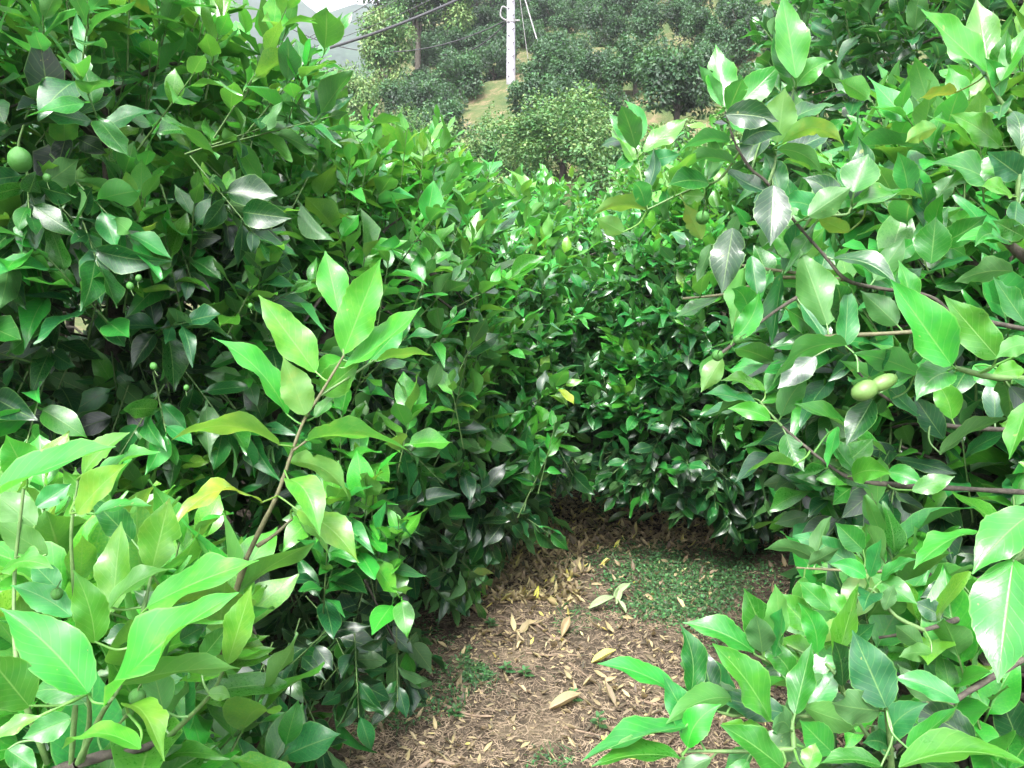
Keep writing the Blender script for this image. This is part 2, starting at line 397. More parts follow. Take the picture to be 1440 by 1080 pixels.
def tree(label, base, ell, nshoot, seed, leaf=.09, age=.45, T=T_MID, r=.055, limbs=5, group=None, nobj=300, hero=None, near=.95, **kw):
    bz = float(ground_z(base[0], base[1])); b = np.array([base[0], base[1], bz])
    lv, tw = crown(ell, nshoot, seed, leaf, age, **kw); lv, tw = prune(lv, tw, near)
    TREES.append(dict(label=label, base=b, ell=ell, lv=lv, tw=tw, T=T, r=r, limbs=limbs, group=group, nobj=nobj, seed=seed, hero=hero))

#      label, trunk (x, y), ellipsoids (cx, cy, cz, rx, ry, rz), shoots, seed
tree('large bushy lemon tree beside the left edge of the path, crown out of frame', (-1.75, 2.75),
     [(-1.85, 2.95, 1.5, 1.08, .95, .85), (-.80, 2.72, .60, .82, .66, .52), (-2.3, 2.5, 1.9, .85, .9, .62), (-1.6, 2.35, 1.95, .9, .65, .40), (-.78, 2.95, 1.28, .6, .6, .62), (-1.3, 2.35, 1.45, .6, .5, .4)], 2900, 11, .128, .62, r=.07, limbs=7, hero='left')
tree('rounded lemon tree in the middle, left of the path behind the large bushy one', (-.5, 4.35),
     [(-.48, 4.35, .98, .84, .95, .80), (-.45, 3.5, .72, .55, .5, .55), (-.72, 4.1, 1.35, .55, .55, .68)], 1700, 12, .122, .52)
tree('small leaved lemon tree where the path narrows and turns behind it', (.35, 6.2),
     [(.2, 6.6, 1.0, 1.05, .9, .92)], 1100, 13, .115, .50)
tree('low lemon tree with a dark skirt of leaves over the path, right side', (1.5, 4.6),
     [(1.42, 4.45, 1.05, 1.0, .9, .84), (1.0, 4.05, .72, .5, .4, .42)], 2000, 14, .118, .52)
tree('lemon tree with a bright top seen above the end of the path', (1.75, 6.9),
     [(1.8, 6.9, 1.25, 1.15, 1.0, 1.05)], 1000, 15, .112, .56)
tree('tall dark lemon tree behind the upper right branches, top out of frame', (2.35, 3.55),
     [(2.2, 3.35, 2.1, 1.0, .85, .85), (2.45, 3.2, 1.15, .85, .8, .85)], 1700, 16, .12, .46, r=.07)
tree('near lemon tree at the right whose spotted branch reaches across the path', (1.6, 1.95),
     [(1.55, 2.05, 1.4, .72, .6, .6), (1.5, 2.05, .95, .62, .55, .45), (1.9, 1.6, 1.6, .6, .6, .6)], 1300, 17, .125, .56, r=.05, hero='right')
tree('young lemon tree at the bottom right, thin twigs above bare brown ground', (.95, 1.2),
     [(.93, 1.15, .88, .34, .22, .17)], 110, 18, .12, .58, r=.02, limbs=2, hero='low_right', nl=(5, 8), near=.72)
tree('young lemon tree at the bottom left corner with large bright new leaves', (-.72, 1.05),
     [(-.66, 1.0, .86, .24, .16, .2), (-.8, 1.15, .80, .32, .2, .22), (-.95, 1.3, .6, .4, .3, .4)], 230, 19, .13, .78, r=.025, limbs=2, hero='low_left', near=.78, up=1.6)
tree('lemon tree far left behind the large bushy one, top against the white sky', (-3.2, 5.4),
     [(-3.1, 5.2, 1.4, 1.5, 1.2, 1.1)], 700, 20, .115, .45, T=T_LOW, nobj=120)
tree('lemon tree two rows back, just right of the narrow end of the path', (3.6, 6.3),
     [(3.5, 6.2, 1.6, 1.3, 1.1, 1.2)], 700, 21, .11, .45, T=T_LOW, nobj=150)
tree('lemon tree at the back of the row, behind the small leaved one', (-1.3, 8.4),
     [(-1.2, 8.1, .98, 1.4, 1.1, .9)], 700, 22, .11, .54, T=T_LOW, nobj=150)
tree('lemon tree at the back of the row, below the tan terrace bank', (3.2, 9.0),
     [(3.1, 8.9, 1.2, 1.3, 1.1, 1.0)], 600, 23, .11, .56, T=T_LOW, nobj=150)

# ------------------------------------------------------------------ hand placed leaves and twigs of the near branches
def hero_leaf(B, Tp, wpx, arch, age, face, seed, att=None, young=False, extra=0.):
    """one leaf blade from B to Tp; wpx = width it shows (m); arch = upward bow (m)"""
    g = np.random.default_rng(seed); L = np.linalg.norm(Tp-B); X = (Tp-B)/L
    wpx *= .93; Wt = max(.42*L*1.0, wpx*1.02); view = nrm(Cp-(B+Tp)/2)
    sx = nrm(np.cross(view, X)); cr = min(wpx/Wt, 1); sr = math.sqrt(max(0, 1-cr*cr))
    best = None
    for sg in (1, -1):
        side = nrm(sx*cr+nrm(np.cross(X, sx))*sr*sg); nn = np.cross(X, side)
        if nn@view*face < 0: side = -side; nn = -nn
        sc = nn[2]*1.0
        if best is None or sc > best[0]: best = (sc, side)
    side = best[1]
    nb, nv = 19, 7; u = np.linspace(0, 1, nb); v = np.linspace(-1, 1, nv)
    upv = nrm(np.array([0, 0, 1.])-X*X[2]) if abs(X[2]) < .9 else Rv-X*X[0]
    A = (upv*arch)[None]*(4*u*(1-u))[:, None]
    sp = B+(Tp-B)[None]*u[:, None]+A
    if att is not None and np.linalg.norm(att-B) < .09: pass
    tg = nrm(np.gradient(sp, axis=0)); tw = g.uniform(-.35, .35)+extra; th = tw*(u-.4)
    sd = nrm(side[None]-tg*(tg@side)[:, None]); nm = np.cross(tg, sd)
    sd2 = sd*np.cos(th)[:, None]+nm*np.sin(th)[:, None]; nm = np.cross(tg, sd2)
    w = Wt/2*prof(u, g.uniform(.85, 1.05)); w[0] = .0012; w[-1] = .0006
    w = w*(1+.035*np.sin(u*60+g.uniform(0, 6)))
    Wd = w[:, None]*v[None]; fold = g.uniform(.12, .42)
    if g.random() < .3:          # insect bites in the margin
        for _ in range(g.integers(1, 3)):
            c_ = g.uniform(.2, .9); sdv = g.choice([0, nv-1]); nb_ = np.exp(-((u-c_)/.045)**2)*g.uniform(.2, .5)
            Wd[:, sdv] *= 1-nb_; Wd[:, abs(sdv-1)] *= 1-nb_*.25
    ph = g.uniform(0, 6.28, 2); am = g.uniform(.025, .065)*L
    wav = am*np.where(v[None] > 0, np.sin(u*g.uniform(9, 15)+ph[0])[:, None], np.sin(u*g.uniform(9, 15)+ph[1])[:, None])*v[None]**2*np.sin(np.pi*u)[:, None]
    V = sp[:, None]+sd2[:, None]*Wd[..., None]+nm[:, None]*(fold*np.abs(Wd)+wav)[..., None]
    V = V.reshape(-1, 3); UV = np.stack([np.repeat(u[:, None], nv, 1), np.repeat((v*.5+.5)[None], nb, 0)], -1).reshape(-1, 2)
    Q = grid_quads(nb, nv)
    if att is not None:
        m = (att+B)/2+nrm(B-Tp)*np.linalg.norm(att-B)*.15
        tV, tQ = tube(catmull([att, m, B+(Tp-B)*.02], 4), .0017, .0012, 5)
        Q = np.vstack([Q, tQ+len(V)]); V = np.vstack([V, tV]); UV = np.vstack([UV, np.full((len(tV), 2), .5)])
    me = mesh_np('leaf', V-B, Q, M_LEAFY if young else M_LEAF, UV, {'age': np.full(len(V), age), 'lr': np.full(len(V), g.random())})
    return me
def near_stem(p, stems):
    best = (9, None)
    for s in stems:
        a, b = s[:-1], s[1:]; ab = b-a; t = np.clip(((p-a)*ab).sum(1)/np.maximum((ab*ab).sum(1), 1e-12), 0, 1)
        q = a+ab*t[:, None]; d = np.linalg.norm(q-p, axis=1); i = int(np.argmin(d))
        if d[i] < best[0]: best = (d[i], q[i])
    return best
def hero_set(T, off, rows, stems, sc, ox, oy, depth, seed, young=False, fill=0, fage=.6):
    """rows: bx, by, tx, ty, w, arch, age, face, [depth at base, extra depth at tip]; in crop pixels"""
    g = np.random.default_rng(seed); S3 = []
    for (pts, r0, r1, mat) in stems:
        p3 = catmull([P(a/sc+ox, b/sc+oy, (c if c else depth)) for a, b, c in pts], 5); S3.append(p3)
        V, Q = tube(p3, r0, r1, 8, .11); put('twig', mesh_np('twig', V-off, Q, mat), T)
    for i, rw in enumerate(rows):
        bx, by, tx, ty, w, ar, ag, fc = rw[:8]; d = rw[8] if len(rw) > 8 else depth+g.uniform(-.03, .05)
        dd = rw[9] if len(rw) > 9 else g.uniform(-.035, .02)
        B = P(bx/sc+ox, by/sc+oy, d); Tp = P(tx/sc+ox, ty/sc+oy, d+dd); mpx = d/FPX/sc
        dist, q = near_stem(B, S3)
        me = hero_leaf(B, Tp, w*mpx, ar*mpx, ag, fc, seed*100+i, q if dist < .085 else None, young)
        put('leaf', me, T, B-off)
    for i in range(fill):        # more leaves set along the same twigs
        st = S3[int(g.integers(0, len(S3)))]; q = st[int(g.integers(1, len(st)))]
        dr = nrm(g.normal(size=3)+np.array([-.2, -.1, .5])); B = q+dr*.012; Tp = B+dr*g.uniform(.06, .1)
        px, py, dd_ = proj((B+Tp)/2)
        if dd_ < .8: continue
        me = hero_leaf(B, Tp, g.uniform(.02, .042), g.uniform(-.004, .015), float(np.clip(g.normal(fage, .12), .2, .84)), 1 if g.random() < .7 else -1, seed*100+700+i, q, young)
        put('leaf', me, T, B-off)
    return len(rows)+fill

# middle upright shoot on its own bare stem
MID = [(555, 235, 510, 30, 110, 0, .84, 1), (570, 370, 692, 58, 140, 0, .84, 1, 1.1, -.04), (480, 432, 290, 175, 125, 0, .82, 1),
       (385, 572, 135, 315, 88, 35, .80, 1, 1.12), (445, 572, 370, 378, 115, 0, .93, -1, 1.09), (570, 420, 828, 215, 72, -12, .84, 1),
       (500, 500, 625, 395, 112, 0, .80, 1, 1.14), (475, 580, 556, 490, 42, 0, .82, 1, 1.14), (360, 670, 2, 655, 56, 55, .90, -1, 1.08, -.06),
       (452, 655, 785, 690, 48, 35, .90, -1, 1.08, -.05), (392, 728, 590, 850, 70, 45, .91, -1, 1.12, -.02), (388, 785, 492, 972, 105, 60, .88, 1, 1.05, -.06),
       (302, 860, 2, 960, 52, 85, .88, 1, 1.05, -.08), (420, 885, 620, 1060, 105, 30, .90, 1, 1.08, -.04), (680, 392, 866, 375, 36, 12, .80, -1, 1.16),
       (400, 880, 520, 1030, 66, 20, .80, -1, 1.13), (660, 392, 775, 268, 92, 0, .72, 1, 1.2), (565, 385, 480, 445, 90, 0, .80, 1, 1.13)]
MID_S = [([(250, 1045, 1.12), (300, 940, 1.11), (345, 850, 1.1), (375, 770, 0), (402, 690, 0), (440, 590, 0), (490, 510, 0), (572, 375, 0)], .0037, .0017, M_TWIGB),
         ([(285, 1005, 1.11), (345, 965, 1.13), (400, 915, 1.14)], .0032, .002, M_TWIGB), ([(402, 690, 0), (452, 655, 0)], .002, .0016, M_TWIGB),
         ([(572, 375, 0), (558, 235, 0)], .0018, .0012, M_TWIG), ([(490, 510, 0), (600, 440, 1.12), (670, 392, 1.16)], .002, .0014, M_TWIG),
         ([(250, 1045, 1.12), (205, 1200, 1.15), (150, 1500, 1.2)], .004, .006, M_TWIGB)]
LOWL = [(372, 765, 0, 405, 235, 30, .80, 1, .74), (440, 820, 1008, 340, 150, 45, .80, 1, .74, -.02), (490, 732, 1012, 660, 112, 25, .78, -1, .76), (620, 400, 1092, 205, 155, 15, .80, 1, .82),
        (400, 552, 310, 245, 150, 20, .78, 1, .80), (472, 425, 512, 40, 150, 0, .78, 1, .88), (640, 250, 715, -60, 180, 0, .80, 1, .9), (960, 642, 1062, 310, 130, 0, .80, 1, .80),
        (850, 620, 965, 478, 100, 0, .66, 1, .86), (300, 440, 45, 310, 125, 20, .74, 1, .86), (0, 262, 225, 240, 95, 45, .80, 1, .84), (200, 182, -20, 40, 120, 0, .72, -1, .9),
        (362, 805, 120, 775, 130, 45, .62, 1, .78), (125, 822, -60, 600, 200, 0, .76, 1, .72), (545, 815, 692, 1052, 118, 80, .82, 1, .72, -.05), (592, 1000, 262, 1000, 70, 75, .80, 1, .72),
        (-20, 950, 175, 860, 72, 10, .82, 1, .7), (462, 405, 735, 240, 80, 35, .80, 1, .84), (690, 840, 640, 640, 130, 0, .62, -1, .86), (300, 870, 95, 955, 130, 0, .60, 1, .84),
        (880, 770, 972, 785, 66, 12, .80, 1, .82), (570, 500, 430, 545, 100, 0, .58, 1, .92), (-40, -50, 490, -275, 110, 25, .84, 1, .70, -.02), (350, -160, 548, -335, 95, 20, .80, 1, .84),
        (115, -150, 25, -325, 165, 0, .82, 1, .86), (325, 5, 535, -205, 130, 10, .82, 1, .80), (400, -160, 678, -252, 52, 15, .82, 1, .86), (400, 10, 640, -25, 55, 20, .80, 1, .82),
        (150, 60, -40, -90, 150, 0, .74, -1, .92), (560, 120, 380, -60, 130, 0, .62, 1, .95), (700, 420, 560, 330, 90, 0, .62, 1, .95), (60, 560, -80, 460, 120, 0, .6, 1, .9),
        (330, 700, 240, 560, 110, 0, .5, 1, .92), (640, 740, 770, 700, 90, 0, .55, 1, .93), (430, 900, 560, 960, 80, 0, .6, 1, .9), (30, 1000, 160, 1090, 100, 0, .55, 1, .85),
        (200, 1010, 60, 880, 110, 0, .45, 1, .92), (760, 540, 880, 470, 90, 0, .5, 1, .97), (250, 330, 130, 210, 110, 0, .55, 1, .97), (150, -20, 300, -120, 100, 0, .62, 1, .95)]
LOWL_S = [([(330, 1060, .85), (450, 1025, .86), (560, 1010, .88), (700, 960, .92)], .006, .004, M_BARK), ([(330, 1060, .85), (100, 1160, .9), (-100, 1300, 1.0)], .006, .009, M_BARK),
          ([(345, 1055, .85), (375, 900, .79), (375, 790, .76), (372, 765, .75)], .0032, .0018, M_TWIG), ([(330, 1060, .85), (430, 850, .77), (520, 700, .79), (600, 430, .84), (640, 260, .9)], .0035, .0016, M_TWIG),
          ([(300, 1060, .85), (320, 800, .82), (350, 560, .84), (430, 420, .88)], .003, .0015, M_TWIG), ([(490, 910, .80), (540, 850, .76)], .002, .0015, M_TWIG),
          ([(200, 1060, .87), (80, 700, .84), (60, 300, .88), (100, -100, .88)], .0035, .0016, M_TWIG), ([(320, 400, .88), (300, 100, .86), (330, -140, .86)], .0026, .0014, M_TWIG),
          ([(700, 960, .92), (880, 780, .84), (950, 650, .82)], .003, .0015, M_TWIG)]
LOWR = [(390, 612, 258, 320, 175, 0, .68, 1, 1.0), (545, 500, 392, 340, 135, 0, .76, 1, 1.06), (302, 592, 0, 468, 112, 25, .62, 1, .98), (372, 882, 125, 555, 150, 20, .66, 1, .92), (225, 780, 18, 590, 140, -10, .50, 1, 1.0),
        (860, 825, 715, 498, 205, 0, .52, 1, .86), (205, 785, -70, 895, 130, 40, .82, -1, .95), (640, 665, 742, 300, 90, 0, .80, 1, .98), (680, 645, 478, 705, 108, 25, .70, 1, .98), (552, 602, 410, 535, 112, 0, .74, 1, 1.04),
        (945, 1000, 1160, 820, 75, 0, .72, 1, .84), (912, 1078, 1470, 1075, 120, 70, .74, 1, .78), (425, 1085, 158, 898, 140, 10, .58, 1, .88), (632, 1015, 495, 880, 142, 0, .62, 1, .90), (352, 972, 165, 892, 100, 15, .74, 1, .92),
        (632, 872, 862, 862, 72, 30, .70, 1, .92), (1165, 802, 885, 700, 110, 20, .58, 1, .92), (1235, 962, 945, 800, 165, 0, .40, 1, .96), (842, 1072, 575, 1062, 78, 25, .70, 1, .84), (530, 1085, 560, 975, 90, 0, .80, 1, .86),
        (1395, 200, 1330, 722, 285, 0, .70, 1, .68, -.03), (1480, 0, 1222, 262, 190, 25, .76, 1, .70), (1245, 80, 975, 242, 80, 35, .72, 1, .88), (772, 275, 625, 218, 80, 15, .70, 1, 1.05), (790, 272, 838, 115, 72, 0, .58, 1, 1.06),
        (530, 222, 662, 152, 60, 0, .45, -1, 1.1), (762, 160, 645, 45, 112, 0, .60, 1, 1.1), (800, 240, 690, 465, 150, 0, .96, -1, 1.12), (690, 445, 588, 300, 92, 0, .72, 1, 1.04), (622, 412, 488, 290, 95, 0, .68, 1, 1.04),
        (852, 412, 892, 305, 66, 0, .45, -1, 1.05), (1015, 572, 898, 478, 92, 0, .45, -1, 1.05), (1052, 602, 912, 612, 80, 15, .84, -1, 1.04), (838, 292, 992, 198, 55, 15, .62, 1, 1.08), (692, 462, 562, 562, 70, 10, .92, -1, 1.05),
        (0, 790, -360, 640, 90, 35, .76, 1, .95), (20, 905, -430, 1055, 95, 25, .70, 1, .92), (-10, 1040, -385, 1075, 95, 35, .70, 1, .90),
        (560, 720, 470, 780, 90, 0, .5, 1, 1.0), (700, 790, 540, 830, 100, 0, .45, 1, 1.0), (800, 900, 900, 1040, 100, 0, .42, -1, .96), (1060, 880, 960, 980, 100, 0, .5, 1, .95), (300, 1000, 180, 1080, 90, 0, .6, 1, .92),
        (1200, 640, 1090, 540, 90, 0, .45, 1, 1.1), (1100, 440, 980, 380, 100, 0, .38, 1, 1.1), (1180, 300, 1000, 360, 90, 0, .35, 1, 1.15), (480, 640, 330, 690, 80, 10, .5, 1, 1.04), (700, 560, 810, 470, 80, 0, .55, 1, 1.08)]
LOWR_S = [([(870, 1200, .95), (880, 1050, .93), (862, 880, .90), (858, 825, .87)], .0045, .002, M_TWIG), ([(880, 1050, .93), (750, 900, .95), (640, 680, .97), (560, 620, 1.0), (440, 560, 1.03)], .003, .0016, M_TWIG),
          ([(500, 720, 1.0), (400, 650, .99), (300, 600, .98)], .0028, .0016, M_TWIG), ([(640, 860, .95), (430, 860, .95), (210, 860, .95)], .003, .0018, M_TWIG), ([(210, 860, .95), (40, 810, .95)], .0018, .0014, M_TWIG),
          ([(470, 1000, .9), (465, 870, .93), (500, 720, 1.0)], .003, .002, M_TWIG), ([(1440, 620, 1.0), (1200, 760, 1.0), (1040, 880, .98), (890, 1000, .93)], .004, .003, M_BARK), ([(1020, 500, 1.05), (900, 440, 1.06), (780, 320, 1.08), (700, 450, 1.06)], .003, .0015, M_TWIG),
          ([(1200, 440, 1.1), (1010, 500, 1.06), (830, 530, 1.1)], .004, .002, M_BARK), ([(470, 1000, .9), (250, 1010, .92), (20, 1010, .93), (0, 1040, .92)], .003, .0016, M_TWIG), ([(840, 250, 1.1), (660, 245, 1.1), (480, 235, 1.1)], .0025, .0015, M_TWIGB),
          ([(1440, 180, .72), (1395, 200, .68), (1500, 100, .72)], .0022, .0018, M_TWIG)]
UPR = [(175, 452, 140, 188, 142, 0, .74, 1), (165, 442, 65, 270, 62, 0, .60, -1), (226, 452, 416, 268, 130, 0, .74, 1), (480, 330, 418, -25, 145, 0, .72, 1, 1.12), (466, 372, 400, 190, 72, 0, .58, -1, 1.18), (480, 362, 634, 255, 108, 20, .78, 1, 1.15),
       (182, 482, 405, 512, 130, 10, .34, 1, 1.1), (400, 602, 432, 370, 155, 0, .84, -1, 1.12), (332, 540, 262, 695, 130, 0, .42, 1, 1.2), (422, 602, 678, 612, 88, 65, .86, -1, 1.1), (402, 630, 592, 738, 74, 30, .62, -1, 1.12), (222, 692, -10, 700, 60, 30, .60, -1, 1.15),
       (200, 600, -10, 640, 60, 30, .60, -1, 1.16), (382, 782, 370, 1038, 165, 0, .34, 1, 1.08), (212, 962, 165, 1242, 155, 0, .36, 1, 1.06), (530, 912, 712, 790, 128, 0, .60, -1, 1.1), (722, 812, 782, 650, 168, 0, .66, 1, 1.12), (1292, 302, 1238, -10, 135, 0, .80, 1, 1.12),
       (1282, 302, 1005, 38, 100, 0, .76, 1, 1.12), (1342, 342, 1460, 105, 95, 0, .78, 1, 1.1), (1342, 622, 1128, 482, 112, 15, .66, 1, 1.12), (1362, 822, 1050, 690, 115, 35, .52, 1, 1.1), (1425, 742, 1285, 640, 130, 0, .5, 1, 1.08), (1048, 1112, 1068, 915, 155, 0, .58, 1, 1.14),
       (982, 1052, 1125, 868, 112, 0, .66, 1, 1.16), (1042, 832, 915, 680, 95, 0, .68, 1, 1.2), (1042, 872, 1152, 730, 92, 0, .50, -1, 1.2), (1382, 1032, 1155, 1022, 62, 35, .76, 1, 1.08), (1002, 832, 718, 882, 52, 30, .70, 1, 1.14), (702, 980, 565, 918, 72, 0, .88, -1, 1.2),
       (1152, 392, 985, 425, 48, 15, .90, -1, 1.18), (1072, 540, 940, 600, 88, 10, .88, -1, 1.18), (-150, 885, -378, 905, 72, 30, .88, -1, 1.2), (-250, 980, -365, 920, 90, 0, .86, -1, 1.22), (-190, 620, -310, 480, 75, 0, .68, 1, 1.25), (-165, 640, 18, 500, 90, 0, .72, 1, 1.22), (-185, 650, -290, 720, 60, 0, .5, 1, 1.25),
       (610, 1372, 495, 1050, 195, 0, .72, -1, 1.14), (685, 1460, 700, 1198, 98, 0, .62, 1, 1.08), (905, 1370, 750, 1225, 120, 0, .60, -1, 1.12), (1135, 1540, 875, 1178, 190, 0, .78, 1, .95), (1145, 1570, 985, 1690, 150, 40, .70, 1, .98), (1002, 1582, 718, 1490, 108, 15, .72, -1, 1.0), (982, 1582, 795, 1445, 42, 15, .68, 1, 1.04),
       (1332, 1512, 1100, 1245, 160, 0, .80, 1, .95), (1480, 1460, 1320, 1512, 95, 25, .82, -1, .9), (1392, 1145, 1148, 1192, 98, 20, .55, -1, 1.0), (1450, 1370, 1310, 1168, 95, 0, .50, 1, 1.0), (692, 1455, 378, 1630, 75, 70, .70, -1, 1.05), (560, 1500, 400, 1640, 120, 0, .28, 1, 1.1), (165, 1510, 78, 1655, 95, 0, .88, -1, 1.12),
       (802, 1685, 690, 1880, 120, 0, .34, 1, 1.02), (1100, 1850, 975, 1670, 110, 0, .34, 1, 1.08), (652, 1800, 608, 1975, 52, 0, .62, 1, 1.1), (1460, 1690, 1378, 1938, 95, 0, .74, 1, .86), (1085, 1920, 1390, 1765, 62, 30, .50, -1, 1.05), (868, 1990, 1015, 2045, 88, 10, .62, 1, 1.08), (968, 2070, 1148, 2010, 88, 0, .64, 1, 1.05), (465, 1965, 265, 2000, 34, 30, .84, -1, 1.1),
       (860, 1920, 470, 1700, 50, 20, .66, 1, 1.2), (350, 1650, 160, 1605, 60, 20, .74, 1, 1.2), (300, 1680, 140, 1750, 60, 15, .56, -1, 1.2), (80, 1010, 10, 860, 90, 0, .88, -1, 1.2), (90, 830, -30, 820, 80, 0, .7, 1, 1.2), (290, 1080, 320, 1280, 90, 0, .5, 1, 1.2), (260, 1130, 210, 1390, 90, 0, .88, -1, 1.2),
       (420, 1150, 375, 1460, 80, 0, .5, 1, 1.22), (560, 1370, 420, 1450, 90, 0, .6, 1, 1.2), (100, 760, 180, 620, 70, 0, .75, 1, 1.2), (120, 1030, 60, 1190, 60, 0, .45, -1, 1.2), (600, 560, 690, 500, 60, 0, .6, 1, 1.25), (470, 1100, 600, 960, 120, 0, .78, 1, 1.25), (510, 1050, 620, 1040, 80, 0, .8, -1, 1.25),
       (1230, 1540, 1330, 1640, 90, 0, .7, 1, 1.05), (1440, 1000, 1310, 930, 90, 0, .62, 1, 1.05), (880, 1210, 760, 1130, 110, 0, .6, 1, 1.2), (900, 1210, 1010, 1130, 80, 0, .58, 1, 1.2), (800, 1220, 870, 1090, 90, 0, .6, 1, 1.22), (880, 1090, 1000, 1010, 90, 0, .62, 1, 1.25), (1440, 1560, 1300, 1590, 90, 10, .75, 1, 1.0)]
UPR_S = [([(182, 470, 0), (205, 560, 0), (240, 640, 0), (290, 715, 0), (360, 775, 0), (470, 930, 0), (600, 1080, 0), (690, 1180, 0), (820, 1215, 1.18), (1040, 1250, 1.15), (1150, 1330, 1.15), (1350, 1370, 1.15), (1600, 1420, 1.2)], .0017, .0038, M_BARK),
         ([(360, 775, 0), (390, 690, 0), (400, 600, 0), (475, 360, 1.15)], .0024, .0014, M_TWIG), ([(290, 715, 0), (320, 620, 1.18), (350, 540, 1.2)], .0018, .0012, M_TWIG), ([(200, 540, 0), (178, 450, 0)], .0018, .0014, M_TWIG),
         ([(240, 640, 0), (150, 760, 1.18), (30, 800, 1.2), (-150, 885, 1.2)], .002, .0014, M_TWIG), ([(510, 965, 0), (560, 910, 0), (690, 905, 1.14), (730, 860, 1.14), (900, 840, 1.15), (1040, 850, 1.18)], .0024, .0015, M_TWIG),
         ([(600, 1420, 1.13), (700, 1415, 1.12), (970, 1400, 1.1), (1150, 1380, 1.12)], .003, .0035, M_TWIGB), ([(690, 1450, 1.1), (800, 1590, 1.1), (960, 1740, 1.08), (1150, 1800, 1.1), (1600, 1820, 1.2)], .0019, .0034, M_BARK),
         ([(1145, 1550, .97), (1300, 1590, .98), (1450, 1600, 1.0), (1700, 1620, 1.1)], .003, .006, M_TWIG), ([(1285, 310, 1.12), (1350, 440, 1.12), (1450, 540, 1.15)], .0024, .004, M_TWIG), ([(1345, 990, 1.1), (1400, 1050, 1.1), (1500, 1130, 1.12)], .006, .008, M_BARK),
         ([(1450, 560, 1.1), (1420, 740, 1.08), (1400, 980, 1.1)], .002, .0035, M_TWIG), ([(0, 1260, 1.3), (180, 1240, 1.28), (330, 1190, 1.25), (450, 1170, 1.22), (690, 1180, 1.17)], .002, .003, M_TWIGB), ([(250, 1120, 1.25), (450, 1148, 1.22), (640, 1170, 1.18)], .0024, .003, M_TWIGB),
         ([(150, 1500, 1.12), (240, 1430, 1.14), (380, 1320, 1.16), (480, 1255, 1.17)], .002, .0028, M_BARK), ([(420, 1800, 1.15), (600, 1950, 1.12), (720, 2020, 1.1), (900, 2045, 1.1), (1500, 2080, 1.2)], .0018, .004, M_BARK), ([(330, 1700, 1.2), (420, 1800, 1.15)], .0016, .0022, M_TWIG),
         ([(1050, 1100, 1.15), (1040, 850, 1.18)], .002, .0016, M_TWIG), ([(960, 1740, 1.08), (830, 1660, 1.05), (740, 1570, 1.04)], .0025, .0018, M_BARK), ([(-150, 885, 1.2), (-190, 650, 1.24), (-160, 620, 1.24)], .0018, .0014, M_TWIG)]

# ------------------------------------------------------------------ which leaves show largest: depth-buffer the crowns, keep those as single leaf objects
def visible_wins(trees):
    ids = []; X = []; Y = []; D = []; k0 = 0
    uu = np.linspace(.15, .95, 7); vv = np.linspace(-.8, .8, 4)
    for t in trees:
        lv = t['lv']; n = len(lv.pos)
        g = [(u, v*.26*math.sin(math.pi*u**.9)) for u in uu for v in vv]
        for (u, v) in g:
            p = lv.pos+(lv.X*u+lv.Y*v-lv.N*.15*u*u)*lv.size[:, None]
            px, py, d = proj(p); X.append(px); Y.append(py); D.append(d); ids.append(k0+np.arange(n))
        k0 += n
    X = np.concatenate(X); Y = np.concatenate(Y); D = np.concatenate(D); ids = np.concatenate(ids)
    m = (D > .1) & (X >= 0) & (X < 1440) & (Y >= 0) & (Y < 1080); X, Y, D, ids = X[m], Y[m], D[m], ids[m]
    cell = (Y//5).astype(int)*288+(X//5).astype(int); o = np.argsort(-D); buf = np.full(288*216, -1); buf[cell[o]] = ids[o]
    return np.bincount(buf[buf >= 0], minlength=k0)
wins = visible_wins(TREES); k0 = 0; NTRI = 0
for t in TREES:
    lv = t['lv']; n = len(lv.pos); w = wins[k0:k0+n]; k0 += n; base = t['base']
    T = thing('lemon_tree', t['label'], 'lemon tree', base, 'lemon trees along the orchard path')
    nh = 0
    if t['hero'] == 'left': nh = hero_set(T, base, MID, MID_S, 2.347, 240, 340, 1.1, 5, True)
    if t['hero'] == 'low_left': nh = hero_set(T, base, LOWL, LOWL_S, 3, 0, 720, .8, 6, True)
    if t['hero'] == 'low_right': nh = hero_set(T, base, LOWR, LOWR_S, 3, 960, 720, .95, 7, False, 40, .58)
    if t['hero'] == 'right': nh = hero_set(T, base, UPR, UPR_S, 3, 960, 0, 1.15, 8, False, 90, .6)
    order = np.argsort(-w, kind='stable')[:max(0, t['nobj']-nh)]; sel = order[w[order] > 0]
    rest = np.ones(n, bool); rest[sel] = False
    R = lv.R()
    for i in sel:
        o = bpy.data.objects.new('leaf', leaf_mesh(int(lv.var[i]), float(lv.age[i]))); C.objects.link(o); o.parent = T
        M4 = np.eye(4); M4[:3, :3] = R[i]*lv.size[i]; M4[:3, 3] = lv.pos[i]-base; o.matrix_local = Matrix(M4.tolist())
    if rest.any():
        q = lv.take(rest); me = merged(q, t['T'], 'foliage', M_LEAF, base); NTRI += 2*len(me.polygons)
        tag(put('foliage', me, T), kind='stuff')
    wood_parts(T, base, t['ell'], t['tw'], t['r'], t['limbs'], t['seed'], fork=.35 if t['r'] > .04 else .25)
    t['T_obj'] = T
print('near crown leaves', k0, 'stuff tris', NTRI)

